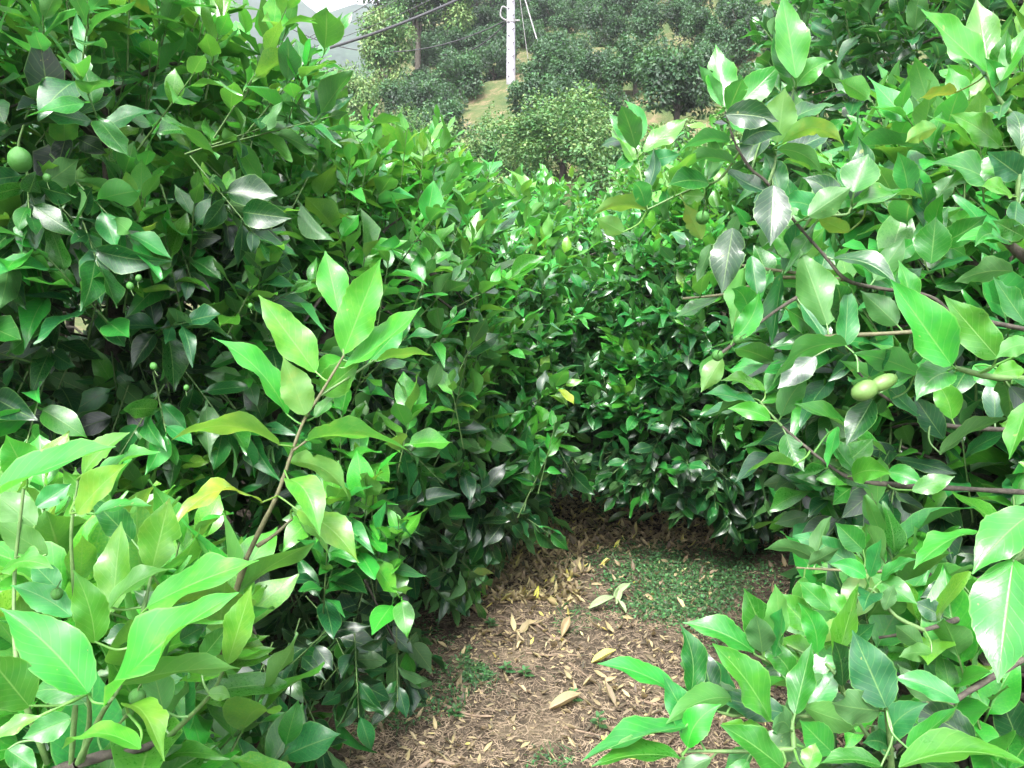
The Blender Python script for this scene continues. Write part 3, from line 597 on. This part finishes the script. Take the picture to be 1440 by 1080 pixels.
# ------------------------------------------------------------------ green lemons, buds and the swollen leaf
def lemon_mesh(elong=1.15, nub=.12):
    a = np.linspace(0, math.pi, 13); r = np.sin(a)*.5; z = -np.cos(a)*.5*elong; z = z+np.where(a > 2.6, (a-2.6)*nub, 0)
    ns = 16; ang = np.arange(ns)*2*math.pi/ns
    V = np.stack([r[:, None]*np.cos(ang), r[:, None]*np.sin(ang), np.repeat(z[:, None], ns, 1)], -1).reshape(-1, 3)
    i = np.arange(12)[:, None]*ns; j = np.arange(ns)[None]
    return mesh_np('lemon', V, np.stack([i+j, i+(j+1) % ns, i+ns+(j+1) % ns, i+ns+j], -1).reshape(-1, 4), M_LEMON)
LM = lemon_mesh()
def fruit(T, base, px, py, d, dia, rot=(0, 0, 0), lab=None, mat=None):
    p = P(px, py, d); o = put('lemon', LM, T, p-base); o.scale = (dia,)*3; o.rotation_euler = rot
    if lab: o['label'] = lab
    s = put('lemon_stalk', mesh_np('lemon_stalk', *tube(catmull([[0, 0, .5], [.05, .1, .9], [.3, .2, 1.6]], 3), .06, .045, 5), M_TWIG), o)
TL, TR, TLL, TLR = (TREES[0], TREES[6], TREES[8], TREES[7])
TC = TREES[5]
fruit(TL['T_obj'], TL['base'], 28, 225, 1.55, .044, (.4, .2, 0), 'round green unripe lemon near the frame edge')
for (x, y, d, s) in [(66, 250, 1.6, .016), (183, 402, 1.7, .016), (195, 391, 1.7, .014), (216, 515, 1.75, .016), (262, 545, 1.7, .012), (352, 430, 1.8, .012)]:
    fruit(TL['T_obj'], TL['base'], x, y, d, s, (2.9, random.uniform(-.4, .4), 0))
for (x, y, d, s) in [(988, 306, 1.12, .02), (1038, 478, 1.1, .014), (1009, 500, 1.08, .016), (1294, 477, 1.05, .016)]:
    fruit(TR['T_obj'], TR['base'], x, y, d, s, (1.2, random.uniform(-.6, .6), 0))
for (x, y, d, s) in [(193, 980, .8, .017), (180, 1001, .8, .012), (80, 835, .85, .013)]:
    fruit(TLL['T_obj'], TLL['base'], x, y, d, s, (.4, .3, 0))
A = Acc()
for (x, y, rr, e) in ((1216, 549, .013, 1.35), (1242, 538, .010, 1.9)):
    c = P(x, y, .98); a = np.linspace(0, math.pi, 10); ns = 12; ang = np.arange(ns)*2*math.pi/ns
    ax = nrm(P(x+20, y-9, .98)-c); b1 = nrm(np.cross(ax, Fv)); b2 = np.cross(ax, b1)
    V = c+(-np.cos(a)*rr*e)[:, None, None]*ax+(np.sin(a)*rr)[:, None, None]*(b1*np.cos(ang)[:, None]+b2*np.sin(ang)[:, None])[None]
    i = np.arange(9)[:, None]*ns; j = np.arange(ns)[None]
    A.add((V.reshape(-1, 3), np.stack([i+j, i+(j+1) % ns, i+ns+(j+1) % ns, i+ns+j], -1).reshape(-1, 4)))
o = put('swollen_leaf', A.mesh('swollen_leaf', M_GALL, TR['base']), TR['T_obj']); o['label'] = 'pale green swollen curled leaf on the twig'

# ------------------------------------------------------------------ middle distance and hillside trees
def blob_crown(seed, rx, rz, nleaf, size, zc, lobes=14, age=.4, T=T_TINY, droop=.0, fill=.75):
    g = np.random.default_rng(seed); c = nrm(g.normal(size=(lobes, 3)))*np.array([rx, rx, rz])*g.uniform(.35, .85, (lobes, 1)); c[:, 2] += zc
    lr_ = g.uniform(.2, .48, lobes)*min(rx, rz)*1.05
    k = g.integers(0, lobes, nleaf); u = nrm(g.normal(size=(nleaf, 3))); rad = g.uniform(fill, 1.08, nleaf)**.7
    p = c[k]+u*(lr_[k]*rad)[:, None]; X = nrm(u*.5+g.normal(size=(nleaf, 3))*.6+[0, 0, -droop]); Nn = nrm(u*.7+[0, 0, .6]+g.normal(size=(nleaf, 3))*.35)
    ag = np.clip(age+.12*g.normal(size=lobes)[k]*.8+.08*g.normal(size=nleaf)+.1*u[:, 2], .02, 1)  # leaf tone rises towards the top of each lobe
    return Leaves(p, X, Nn, size*g.uniform(.7, 1.3, nleaf), ag, g.integers(0, 200, nleaf))
def trunk_mesh(h, r, n=5, seed=0, spread=.5, rz=1.):
    g = np.random.default_rng(seed); A = Acc(); A.add(tube(catmull([[0, 0, -.3], [.03, 0, h*.4], [.0, .04, h]], 3), r*1.2, r*.8, 8, .05))
    for i in range(n):
        a = i*2.4+g.uniform(-.3, .3); A.add(tube(catmull([[0, .04, h*.85], [math.cos(a)*spread*.4, math.sin(a)*spread*.4, h+rz*.35], [math.cos(a)*spread, math.sin(a)*spread, h+rz*g.uniform(.6, 1.)]], 3), r*.5, r*.15, 5))
    return A.mesh('trunk', M_BARK)
def proto(name, seed, rx, rz, nleaf, size, zc, h, r, age, **kw):
    lv = blob_crown(seed, rx, rz, nleaf, size, zc, age=age, **kw)
    return (merged(lv, T_TINY, 'crown', M_FAR, (0, 0, 0)), trunk_mesh(h, r, 5, seed, rx*.5, rz))
HILLP = [proto('c', s, 1.15, .8, 6500, .10, .85, .3, .07, .36, lobes=22) for s in range(31, 35)]
def place(name, pr, x, y, s, rz, label, cat, group, z=None, sq=1.):
    b = (x, y, float(ground_z(x, y)) if z is None else z)
    T = thing(name, label, cat, b, group); T.scale = (s, s, s*sq*random.uniform(.9, 1.1)); T.rotation_euler = (0, 0, rz)
    put('trunk', pr[1], T); c = put('crown', pr[0], T); c['kind'] = 'thing'; return T
ORD = ['first', 'second', 'third', 'fourth', 'fifth', 'sixth', 'seventh', 'eighth', 'ninth', 'tenth', 'eleventh', 'twelfth', 'thirteenth', 'fourteenth']
# rows follow the terraces: lines of constant t = .8 y + .6 x ; s runs along the row
GAP = [(.9, 24.5), (3.4, 24.3)]
ti = 0; rows = [(17.0, 1.9), (19.3, 1.9), (21.6, 1.9), (24.0, 2.0), (26.4, 1.9), (28.8, 1.9), (31.2, 1.8), (33.6, 1.8), (36, 1.8), (38.4, 1.9), (41, 2), (43.6, 2.)]
CNT = {}
for ri, (t, sp) in enumerate(rows):
    n = 0; s = -30.
    row = []
    while s < 30:
        s += sp*random.uniform(.8, 1.2)
        x = .6*t+.8*s; y = .8*t-.6*s          # t axis (.6,.8), s axis (.8,-.6)
        x += random.uniform(-.3, .3); y += random.uniform(-.3, .3)
        if y < 10.5 or x+.215*y < .6+.03*y: continue
        px, py, d = proj(np.array([x, y, float(ground_z(x, y))+1.2]))
        if not (-60 < px < 1330) or py < -90: continue
        if py > 330 or abs(px-712) < 40 and d < 28 or px < 575: continue
        if ri in (1, 2, 3, 4) and x > 2 and random.random() < .1: continue
        row.append((px, x, y))
    row.sort(); L = [q for q in row if q[0] < 716][::-1]; R_ = [q for q in row if q[0] >= 716]
    for side, lst in (('left', L), ('right', R_)):
        for i, (px, x, y) in enumerate(lst):
            place('citrus_tree', HILLP[(i+ri) % 4], x, y, random.uniform(.7, 1.05), random.uniform(0, 6.28),
                  f'{ORD[min(i,13)]} round dark green citrus {side} of the pole, terrace row {ORD[ri]} from below', 'citrus tree', 'citrus trees in rows on the terraced hillside'); ti += 1
print('hill trees', ti)
# feathery light green trees between orchard and hill
LIGHT = proto('l', 51, 2.1, 1.4, 12000, .10, 1.25, .4, .09, .80, lobes=44, fill=.3)
LIGHT2 = proto('l', 52, 1.9, 1.0, 9000, .10, .9, .3, .08, .80, lobes=36, fill=.3)
DEEP = proto('d', 53, 2.3, 2.2, 7000, .16, 2.6, 1.2, .14, .30, lobes=26, fill=.5)
TALL = proto('t', 54, 2.2, 3.6, 8000, .17, 4.6, 2.2, .16, .42, lobes=30, fill=.5)
def at(px, py, d):
    p = P(px, py, d); return float(p[0]), float(p[1])
for (px, d, s, pr, lab) in [(790, 15.5, .82, LIGHT, 'feathery light green tree right in front of the utility pole foot'), (640, 17, .66, LIGHT, 'feathery light green tree below and left of the pole foot'),
                            (700, 12.5, .75, LIGHT2, 'low pale flowering bush below the feathery trees'), (890, 14, .8, LIGHT2, 'pale green bush right of the feathery tree, above the path trees'),
                            (990, 15, .62, LIGHT2, 'pale green bush under the dark terrace row at the right'), (560, 17, .9, LIGHT2, 'pale bush behind the left path tree top'),
                            (600, 13, .7, LIGHT2, 'pale bush left of the low flowering bush'), (720, 18, .75, LIGHT2, 'pale bush between the two feathery trees'), (850, 16.5, .6, LIGHT, 'feathery light green tree up the slope, right of the pole foot tree'),
                            (940, 12, .7, LIGHT2, 'pale green bush low at the right of the gap'), (1050, 13, .8, LIGHT2, 'pale green bush mostly behind the right hand branches'), (500, 13.5, .8, LIGHT2, 'pale bush behind the large lemon tree edge'), (590, 21, .85, LIGHT, 'feathery tree under the bamboo clumps'), (800, 11.5, .5, LIGHT2, 'small pale bush low in the gap over the path trees')]:
    x, y = at(px, 250, d); place('bush' if pr is LIGHT2 else 'feathery_tree', pr, x, y, s, random.uniform(0, 6), lab, 'bush' if pr is LIGHT2 else 'tree', 'light green trees below the hillside', None, .74 if pr is LIGHT else 1.)
BAMB = proto('b', 55, 2.0, 3.8, 9000, .20, 4.8, 2.5, .06, .86, lobes=34, fill=.2, droop=.5)
for (px, d, s, pr, nm, lab) in [(500, 25, .52, BAMB, 'bamboo', 'pale yellow green bamboo clump lowest on the left slope'), (540, 30, .62, BAMB, 'bamboo', 'pale bamboo clump with arching tops left of the dark broadleaf'), (632, 33, .72, BAMB, 'bamboo', 'tall bright bamboo clump halfway between dark broadleaf and pole'),
                                (588, 33, .85, TALL, 'broadleaf_tree', 'tall dark broadleaf tree between two bamboo clumps'), (478, 42, .8, BAMB, 'bamboo', 'hazy bamboo clump at the foot of the far mountain'), (668, 44, 1.1, DEEP, 'broadleaf_tree', 'dark wide tree at the top edge just left of the pole'),
                                (735, 50, 1.2, DEEP, 'broadleaf_tree', 'dark wide tree at the top edge just right of the pole'), (545, 46, 1.15, TALL, 'broadleaf_tree', 'tall dark tree behind the bamboo on the ridge'), (430, 75, 1.3, DEEP, 'broadleaf_tree', 'hazy dark tree in the valley below the mountain'), (330, 70, 1.2, DEEP, 'broadleaf_tree', 'hazy dark tree behind the large lemon tree top'),
                                (610, 48, 1.3, DEEP, 'broadleaf_tree', 'dark tree at the top edge behind the tall bamboo'), (380, 60, 1.1, BAMB, 'bamboo', 'hazy bamboo clump seen through the lemon leaves'), (700, 40, .8, DEEP, 'broadleaf_tree', 'dark bushy tree right behind the pole'), (800, 46, 1.1, DEEP, 'broadleaf_tree', 'dark spreading tree on top of the terraces'), (860, 50, 1.1, DEEP, 'broadleaf_tree', 'second dark spreading tree on top of the terraces')]:
    x, y = at(px, 100, d); place(nm, pr, x, y, s, random.uniform(0, 6), lab, 'bamboo' if nm == 'bamboo' else 'tree', 'bamboo and broadleaf trees at the edge of the hill')

# ------------------------------------------------------------------ utility pole, cables, pipe
pb = P(718.5, 125, 27); bz = float(ground_z(pb[0], pb[1])); base = np.array([pb[0], pb[1], bz])
T = thing('utility_pole', 'pale grey concrete utility pole on the hillside with metal bands', 'utility pole', base)
ztop = P(714, -28, 27)[2]+1.0
put('pole', mesh_np('pole', *tube([[0, 0, -1], [0, 0, (ztop-bz)*.5], [0, 0, ztop-bz]], .165, .115, 20), M_CONC), T)
def zat(py, d=27): return float(P(714, py, d)[2]-bz)
for py in (34, 118):
    z = zat(py); put('band', mesh_np('band', *tube([[0, 0, z-.06], [0, 0, z], [0, 0, z+.06]], .165, .165, 20), M_STEEL), T)
    put('bolt', mesh_np('bolt', *tube([[.15, -.05, z], [.3, -.05, z]], .03, .03, 8), M_STEEL), T)
for i, py in enumerate(range(8, 112, 9)):
    z = zat(py+2); sx = -1 if i % 2 else 1
    put('step_bolt', mesh_np('step_bolt', *tube([[sx*.05, -.12, z], [sx*.1, -.2, z]], .022, .022, 6), M_STEEL), T)
z = zat(30); put('hook', mesh_np('hook', *tube(catmull([[-.13, 0, z-.1], [-.35, 0, z+.05], [-.3, 0, z+.35], [-.1, 0, z+.3]], 5), .03, .03, 6), M_STEEL), T)
pc = np.array([pb[0], pb[1], 0])
def cable(a, b, sag, r, label, mat=M_CABLE, ns=5):
    a = np.array(a); b = np.array(b); u = np.linspace(0, 1, 22)[:, None]; p = a+(b-a)*u; p[:, 2] -= (sag*4*u*(1-u))[:, 0]
    V, Q = tube(p, r, r, ns); return tag(put('cable', mesh_np('cable', V-a, Q, mat), None, a), label, 'cable', 'overhead cables at the utility pole')
def pz(py, dx=0.): return [pb[0]+dx, pb[1], bz+zat(py)]
cable(pz(-26, -.12), P(380, 90, 22), .25, .045, 'thick black overhead cable slanting down left from the pole top')
cable(pz(-50, -.1), P(400, 78, 25), .3, .012, 'thin grey wire just above the thick black cable')
cable(pz(-85, -.1), P(420, 62, 25), .3, .012, 'thin grey wire second above the thick black cable')
cable(pz(-120, -.1), P(400, 70, 25), .3, .012, 'thin grey wire highest of those slanting to the left')
cable(pz(34, -.2), P(390, 30, 32), 1.1, .022, 'grey wire running level to the left from the upper metal band')
cable(pz(38, -.2), P(620, 76, 30), .35, .025, 'short grey wire drooping from the hook towards the slope')
cable(pz(120, -.15), P(420, 108, 30), .35, .02, 'lower wire leaving the pole foot to the left')
cable(pz(124, -.15), P(400, 122, 27), .2, .016, 'lowest pale wire leaving the pole foot to the left')
cable(pz(-45, .1), P(780, 138, 25.5), .05, .022, 'steel guy wire slanting down to the right of the pole', M_STEEL)
cable(pz(-20, .22), pz(128, .75), .02, .012, 'thin vertical wire hanging close beside the pole', M_STEEL)
a = P(958, 40, 40); b = P(1012, 12, 40)
za = float(ground_z(a[0], a[1])); zb = float(ground_z(b[0], b[1]))
V, Q = tube(catmull([[a[0], a[1], za+.6], [(a[0]+b[0])/2, (a[1]+b[1])/2, (za+zb)/2+.65], [b[0], b[1], zb+.6]], 5), .06, .06, 7)
o = put('pipe', mesh_np('pipe', V-a, Q, M_PIPE), None, a); tag(o, 'pale water pipe lying up the dry bank between citrus rows', 'pipe')
for i in range(9):
    x, y = at(random.uniform(850, 1020), 60, random.uniform(26, 38)); z = float(ground_z(x, y)); g = np.random.default_rng(i)
    a_ = nrm(g.normal(size=(14, 3))); import bmesh
    bm_ = bmesh.new(); [bm_.verts.new(v*np.array([.45, .35, .3])*g.uniform(.7, 1.1)) for v in a_]; bmesh.ops.convex_hull(bm_, input=bm_.verts)
    me = bpy.data.meshes.new('stone'); bm_.to_mesh(me); bm_.free(); me.materials.append(M_STONE)
    tag(put('stone', me, None, (x, y, z+.08)), 'grey brown stone lying on the dry terrace bank among citrus trees', 'stone', 'stones on the dry terrace bank')

# ------------------------------------------------------------------ the air
hz = bpy.data.materials.new('air'); hz.use_nodes = True; nt = hz.node_tree; nt.nodes.clear()
vo = nt.nodes.new('ShaderNodeVolumePrincipled'); vo.inputs['Color'].default_value = (.86, .86, .95, 1); vo.inputs['Density'].default_value = HAZE; vo.inputs['Anisotropy'].default_value = .2
oo = nt.nodes.new('ShaderNodeOutputMaterial'); nt.links.new(vo.outputs[0], oo.inputs['Volume'])
x0, x1, y0, y1, z0, z1 = -1600, 1600, -1000, 1900, -60, 260
V = np.array([[x, y, z] for z in (z0, z1) for y in (y0, y1) for x in (x0, x1)], float)
Q = np.array([[0, 2, 3, 1], [4, 5, 7, 6], [0, 1, 5, 4], [2, 6, 7, 3], [0, 4, 6, 2], [1, 3, 7, 5]])
tag(put('haze', mesh_np('haze', V, Q, hz, smooth=False)), 'pale haze in the air over the valley', 'haze', kind='stuff')

# ------------------------------------------------------------------ litter on the path
def on_ground(px, py, z=0.):
    a = (px-720)/FPX; b = (540-py)/FPX; dv = Fv+a*Rv+b*Uv; t = (z-CAMZ)/dv[2]; return Cp+dv*t
def inpath(n, g, regs):
    out = []
    wts = np.array([r[4] for r in regs], float); wts /= wts.sum()
    for i in g.choice(len(regs), n, p=wts):
        r = regs[i]; out.append(on_ground(g.uniform(r[0], r[2]), g.uniform(r[1], r[3]))[:2])
    return np.array(out)
T_DRY = [leaf_tmpl(9, 5, 60+s, petiole=(s % 2 == 0), width=.19+.02*(s % 3), bend=-.45-.3*(s % 3), fold=1.0+.6*((s+1) % 3)) for s in range(6)]
T_DRYL = [leaf_tmpl(5, 3, 60+s, petiole=False, width=.15+.03*(s % 3), bend=-.2-.35*(s % 3), fold=.6+.7*(s % 2)) for s in range(6)]
g = np.random.default_rng(99)
REG = [(600, 765, 820, 850, 4.2), (740, 705, 1120, 775, 6.0), (640, 840, 800, 930, .5), (780, 900, 1000, 1000, .5), (560, 960, 900, 1080, .4), (900, 960, 1440, 1080, 1.2), (1080, 800, 1440, 960, .8), (700, 640, 1000, 710, 1.5), (820, 770, 1000, 900, .35)]
xy = inpath(330, g, REG); n = len(xy); pz_ = []
for i in range(n):
    x, y = xy[i]; age = float(np.clip(g.normal(.58, .24), .1, .9)); s = g.uniform(.03, .066)
    o = bpy.data.objects.new('dry_leaf', leaf_mesh(i, age, M_DRY, T_DRY, 'dry_leaf')); C.objects.link(o)
    o.location = (x, y, float(ground_z(x, y))+g.uniform(-.003, .013)); o.scale = (s, s*g.uniform(.8, 1.4), s*g.uniform(.6, 1.3))
    o.rotation_euler = (g.normal()*.35+(math.pi if g.random() < .35 else 0), g.normal()*.2, g.uniform(0, 6.28))
    if i < 290: tag(o, 'curled tan dry citrus leaf lying in the litter on the path', 'dry leaf', 'dry leaves littered on the path')
    else: bpy.data.objects.remove(o)
def special(px, py, age, s, rz, label, name='fallen_leaf', mat=None, T=None, rx=0.1, z=.012):
    p = on_ground(px, py); o = put(name, leaf_mesh(3, age, mat or M_DRY, T or T_DRY, name), None, (p[0], p[1], float(ground_z(p[0], p[1]))+z)); o.scale = (s,)*3; o.rotation_euler = (rx, -.1, rz)
    return tag(o, label, 'fallen leaf')
special(832, 938, 1., .10, .1, 'bright yellow fallen leaf on bare soil in the middle of the path')
special(655, 858, .97, .075, 1.9, 'yellow fallen leaf standing against the left tree skirt')
special(772, 1003, .8, .12, .05, 'large golden brown dry leaf lying flat near the seedlings')
special(790, 898, .72, .10, 1.2, 'pair of curled orange brown dry leaf halves beside the stick')
special(1225, 1015, .75, .1, .4, 'tan dry leaf under the bottom right twigs')
for i, (px, py, rz, s, lb) in enumerate([(828, 862, .1, .12, 'long pale green cut leaf, left one of the wilted heap'), (862, 846, .6, .10, 'pale green cut leaf on top of the wilted heap'), (880, 868, 2.2, .075, 'short rolled pale green leaf, lowest of the wilted heap'),
                                         (866, 856, 1.4, .09, 'upright curled pale green leaf in the middle of the wilted heap'), (855, 738, .1, .13, 'fresh green fallen leaf at the far end of the path, left one'), (895, 742, .3, .12, 'fresh green fallen leaf at the far end of the path, right one')]):
    special(px, py, .8, s, rz, lb, 'wilted_leaf', M_WILT if i < 4 else M_LEAFY, rx=.3, z=.022)
# stuff: small litter fragments, straw
xy = inpath(9500, g, REG+[(480, 880, 700, 1080, .5)]); n = len(xy)
fl = Leaves(np.c_[xy, ground_z(xy[:, 0], xy[:, 1])+g.uniform(.001, .012, n)], nrm(np.c_[g.normal(size=(n, 2)), g.normal(size=n)*.18]), nrm(np.c_[g.normal(size=(n, 2))*.45, np.ones(n)*np.where(g.random(n) < .4, -1, 1)]),
            g.uniform(.012, .045, n)*np.where(xy[:, 1] > 3.1, 1.35, 1), np.clip(g.normal(.42, .25, n)+.18*(xy[:, 1] > 3.1), 0, .9), g.integers(0, 60, n))  # far litter lighter: tan leaves, with missing daylight put into their colour
tag(put('leaf_litter', merged(fl, T_DRYL, 'leaf_litter', M_DRY, (0, 0, 0))), 'crumbled tan leaf litter strewn over the path', 'leaf litter', kind='stuff')
xy = inpath(26000, g, [(480, 860, 1000, 1080, 3), (600, 760, 1050, 880, 2), (1000, 940, 1440, 1080, 1.5), (1050, 790, 1440, 960, 1)]); n = len(xy)
a = g.uniform(0, 6.28, n); Ls = g.uniform(.004, .022, n); dx = np.c_[np.cos(a), np.sin(a), g.normal(size=n)*.15]; dx = nrm(dx); c = np.c_[xy, ground_z(xy[:, 0], xy[:, 1])+g.uniform(.002, .012, n)]
sd = np.c_[-np.sin(a), np.cos(a), np.zeros(n)]*g.uniform(.0005, .0014, n)[:, None]
V = np.stack([c-dx*Ls[:, None]-sd, c+dx*Ls[:, None]-sd*.6, c+dx*Ls[:, None]+sd*.6+[0, 0, .0006], c-dx*Ls[:, None]+sd+[0, 0, .0006]], 1).reshape(-1, 3)
tag(put('straw_litter', mesh_np('straw_litter', V, np.arange(4*n).reshape(-1, 4), M_STRAW)), 'fine dry straw and twig bits covering the soil', 'straw', kind='stuff')
# low green weeds
def weeds(n, regs, seed, smin, smax, hz, name, label, clump=0., blob=None, T=None):
    g = np.random.default_rng(seed); xy = inpath(n, g, regs)
    if blob:
        px, py, d = proj(np.c_[xy, 0*xy[:, 0]]); q = ((px-blob[0])/blob[2])**2+((py-blob[1])/blob[3])**2
        xy = xy[q+.5*noise2(xy[:, 0], xy[:, 1], 5.)+.25*g.normal(size=len(xy)) < .9]
    if clump: xy = xy[noise2(xy[:, 0]*1.0, xy[:, 1]*1.0, 3.5) > clump]
    n = len(xy); z = ground_z(xy[:, 0], xy[:, 1])
    lv = Leaves(np.c_[xy, z+g.uniform(.0, hz, n)], nrm(np.c_[g.normal(size=(n, 2)), g.uniform(-.1, 1.2, n)]), nrm(np.c_[g.normal(size=(n, 2))*.5, np.ones(n)]), g.uniform(smin, smax, n), np.clip(g.normal(.45, .2, n), 0, 1), g.integers(0, 60, n))
    tag(put(name, merged(lv, T or T_TINY, name, M_WEED, (0, 0, 0))), label, 'weeds', kind='stuff')
weeds(24000, [(770, 765, 1120, 920, 3)], 1, .008, .022, .022, 'grass', 'short green grass and clover carpet beside the wilted leaves', .0, (960, 832, 150, 62))
weeds(14000, [(490, 820, 700, 1000, 2), (500, 980, 900, 1080, 1.6), (650, 900, 780, 960, 2), (730, 740, 900, 800, 1), (900, 880, 1440, 1080, 1), (730, 960, 850, 1030, .6)], 2, .007, .02, .02, 'weed_cover', 'scattered small green weeds in the path soil', .35)
T_BLADE = [leaf_tmpl(4, 2, s, petiole=False, width=.035, bend=.5) for s in range(4)]
weeds(5000, [(780, 765, 1110, 915, 3), (490, 840, 700, 1080, .6), (640, 900, 900, 1080, .3)], 3, .02, .06, .004, 'grass_blades', 'thin grass blades among the clover on the path', .1, None, T_BLADE)
# seedlings
for i, (px, py, h, lb) in enumerate([(842, 1030, .07, 'small green seedling with round leaves near the lower right leaves'), (712, 950, .045, 'low green seedling mid path beside the dry leaf'), (862, 840, .05, 'small seedling beside the wilted heap'), (738, 955, .04, 'low weed seedling right of the mid path seedling'),
                                     (805, 992, .05, 'tiny seedling left of the round leaved seedling'), (845, 730, .1, 'thin upright weed at the far end of the path'), (640, 1010, .05, 'seedling at the foot of the left tree skirt'), (690, 880, .03, 'tiny seedling near the long stick')]):
    p = on_ground(px, py); b = np.array([p[0], p[1], float(ground_z(p[0], p[1]))]); T = thing('seedling', lb, 'seedling', b, 'seedlings on the path')
    put('stem', mesh_np('stem', *tube(catmull([[0, 0, 0], [.004, 0, h*.5], [0, .004, h]], 3), .0014, .0009, 5), M_TWIG), T)
    for j in range(9):
        a = j*2.4; zz = h*(.25+.75*j/9); o = put('leaf', leaf_mesh(j, .5, M_WEED, T_MID), T, (0, 0, zz)); s = .022+.018*(1-j/9)
        o.scale = (s, s*1.2, s); o.rotation_euler = (0, -.25-.05*j, a)
# sticks and roots
for i, (pts, r, lb) in enumerate([([(728, 880), (752, 882), (775, 895), (800, 905)], .006, 'brown stick lying across the upper bare soil'), ([(620, 990), (645, 1003), (668, 1010), (692, 1012)], .007, 'curved brown stick at the lower left of the path'),
                                  ([(800, 935), (825, 955), (850, 978)], .003, 'thin straight twig pointing down right in mid path'), ([(585, 1085), (608, 1072), (640, 1076)], .009, 'pale curved root at the bottom edge of the path'), ([(790, 1025), (830, 1035), (870, 1040)], .004, 'thin grey twig right of the seedling'),
                                  ([(860, 1025), (900, 1024), (930, 1020)], .005, 'short pale twig below the lower right leaves'), ([(740, 920), (770, 925), (800, 922), (820, 925)], .004, 'dark thin twig below the upper stick'), ([(680, 872), (705, 868), (728, 880)], .004, 'forked thin twig joining the upper brown stick'),
                                  ([(900, 985), (925, 992), (950, 985), (965, 995)], .004, 'pale twig among dry leaves under the long green leaf'), ([(1330, 960), (1380, 985), (1440, 1000)], .005, 'dark twig on the soil under the right tree'), ([(725, 845), (750, 848), (765, 845)], .003, 'small dry twig at the edge of the leaf litter')]):
    q = [on_ground(*p) for p in pts]; q = [[a[0], a[1], float(ground_z(a[0], a[1]))+r*1.1+.004*(j % 2)] for j, a in enumerate(q)]
    V, Q = tube(catmull(q, 5), r, r*.5, 7, .08); b = np.array(q[0]); tag(put('stick', mesh_np('stick', V-b, Q, M_STICK), None, b), lb, 'stick', 'sticks on the path')
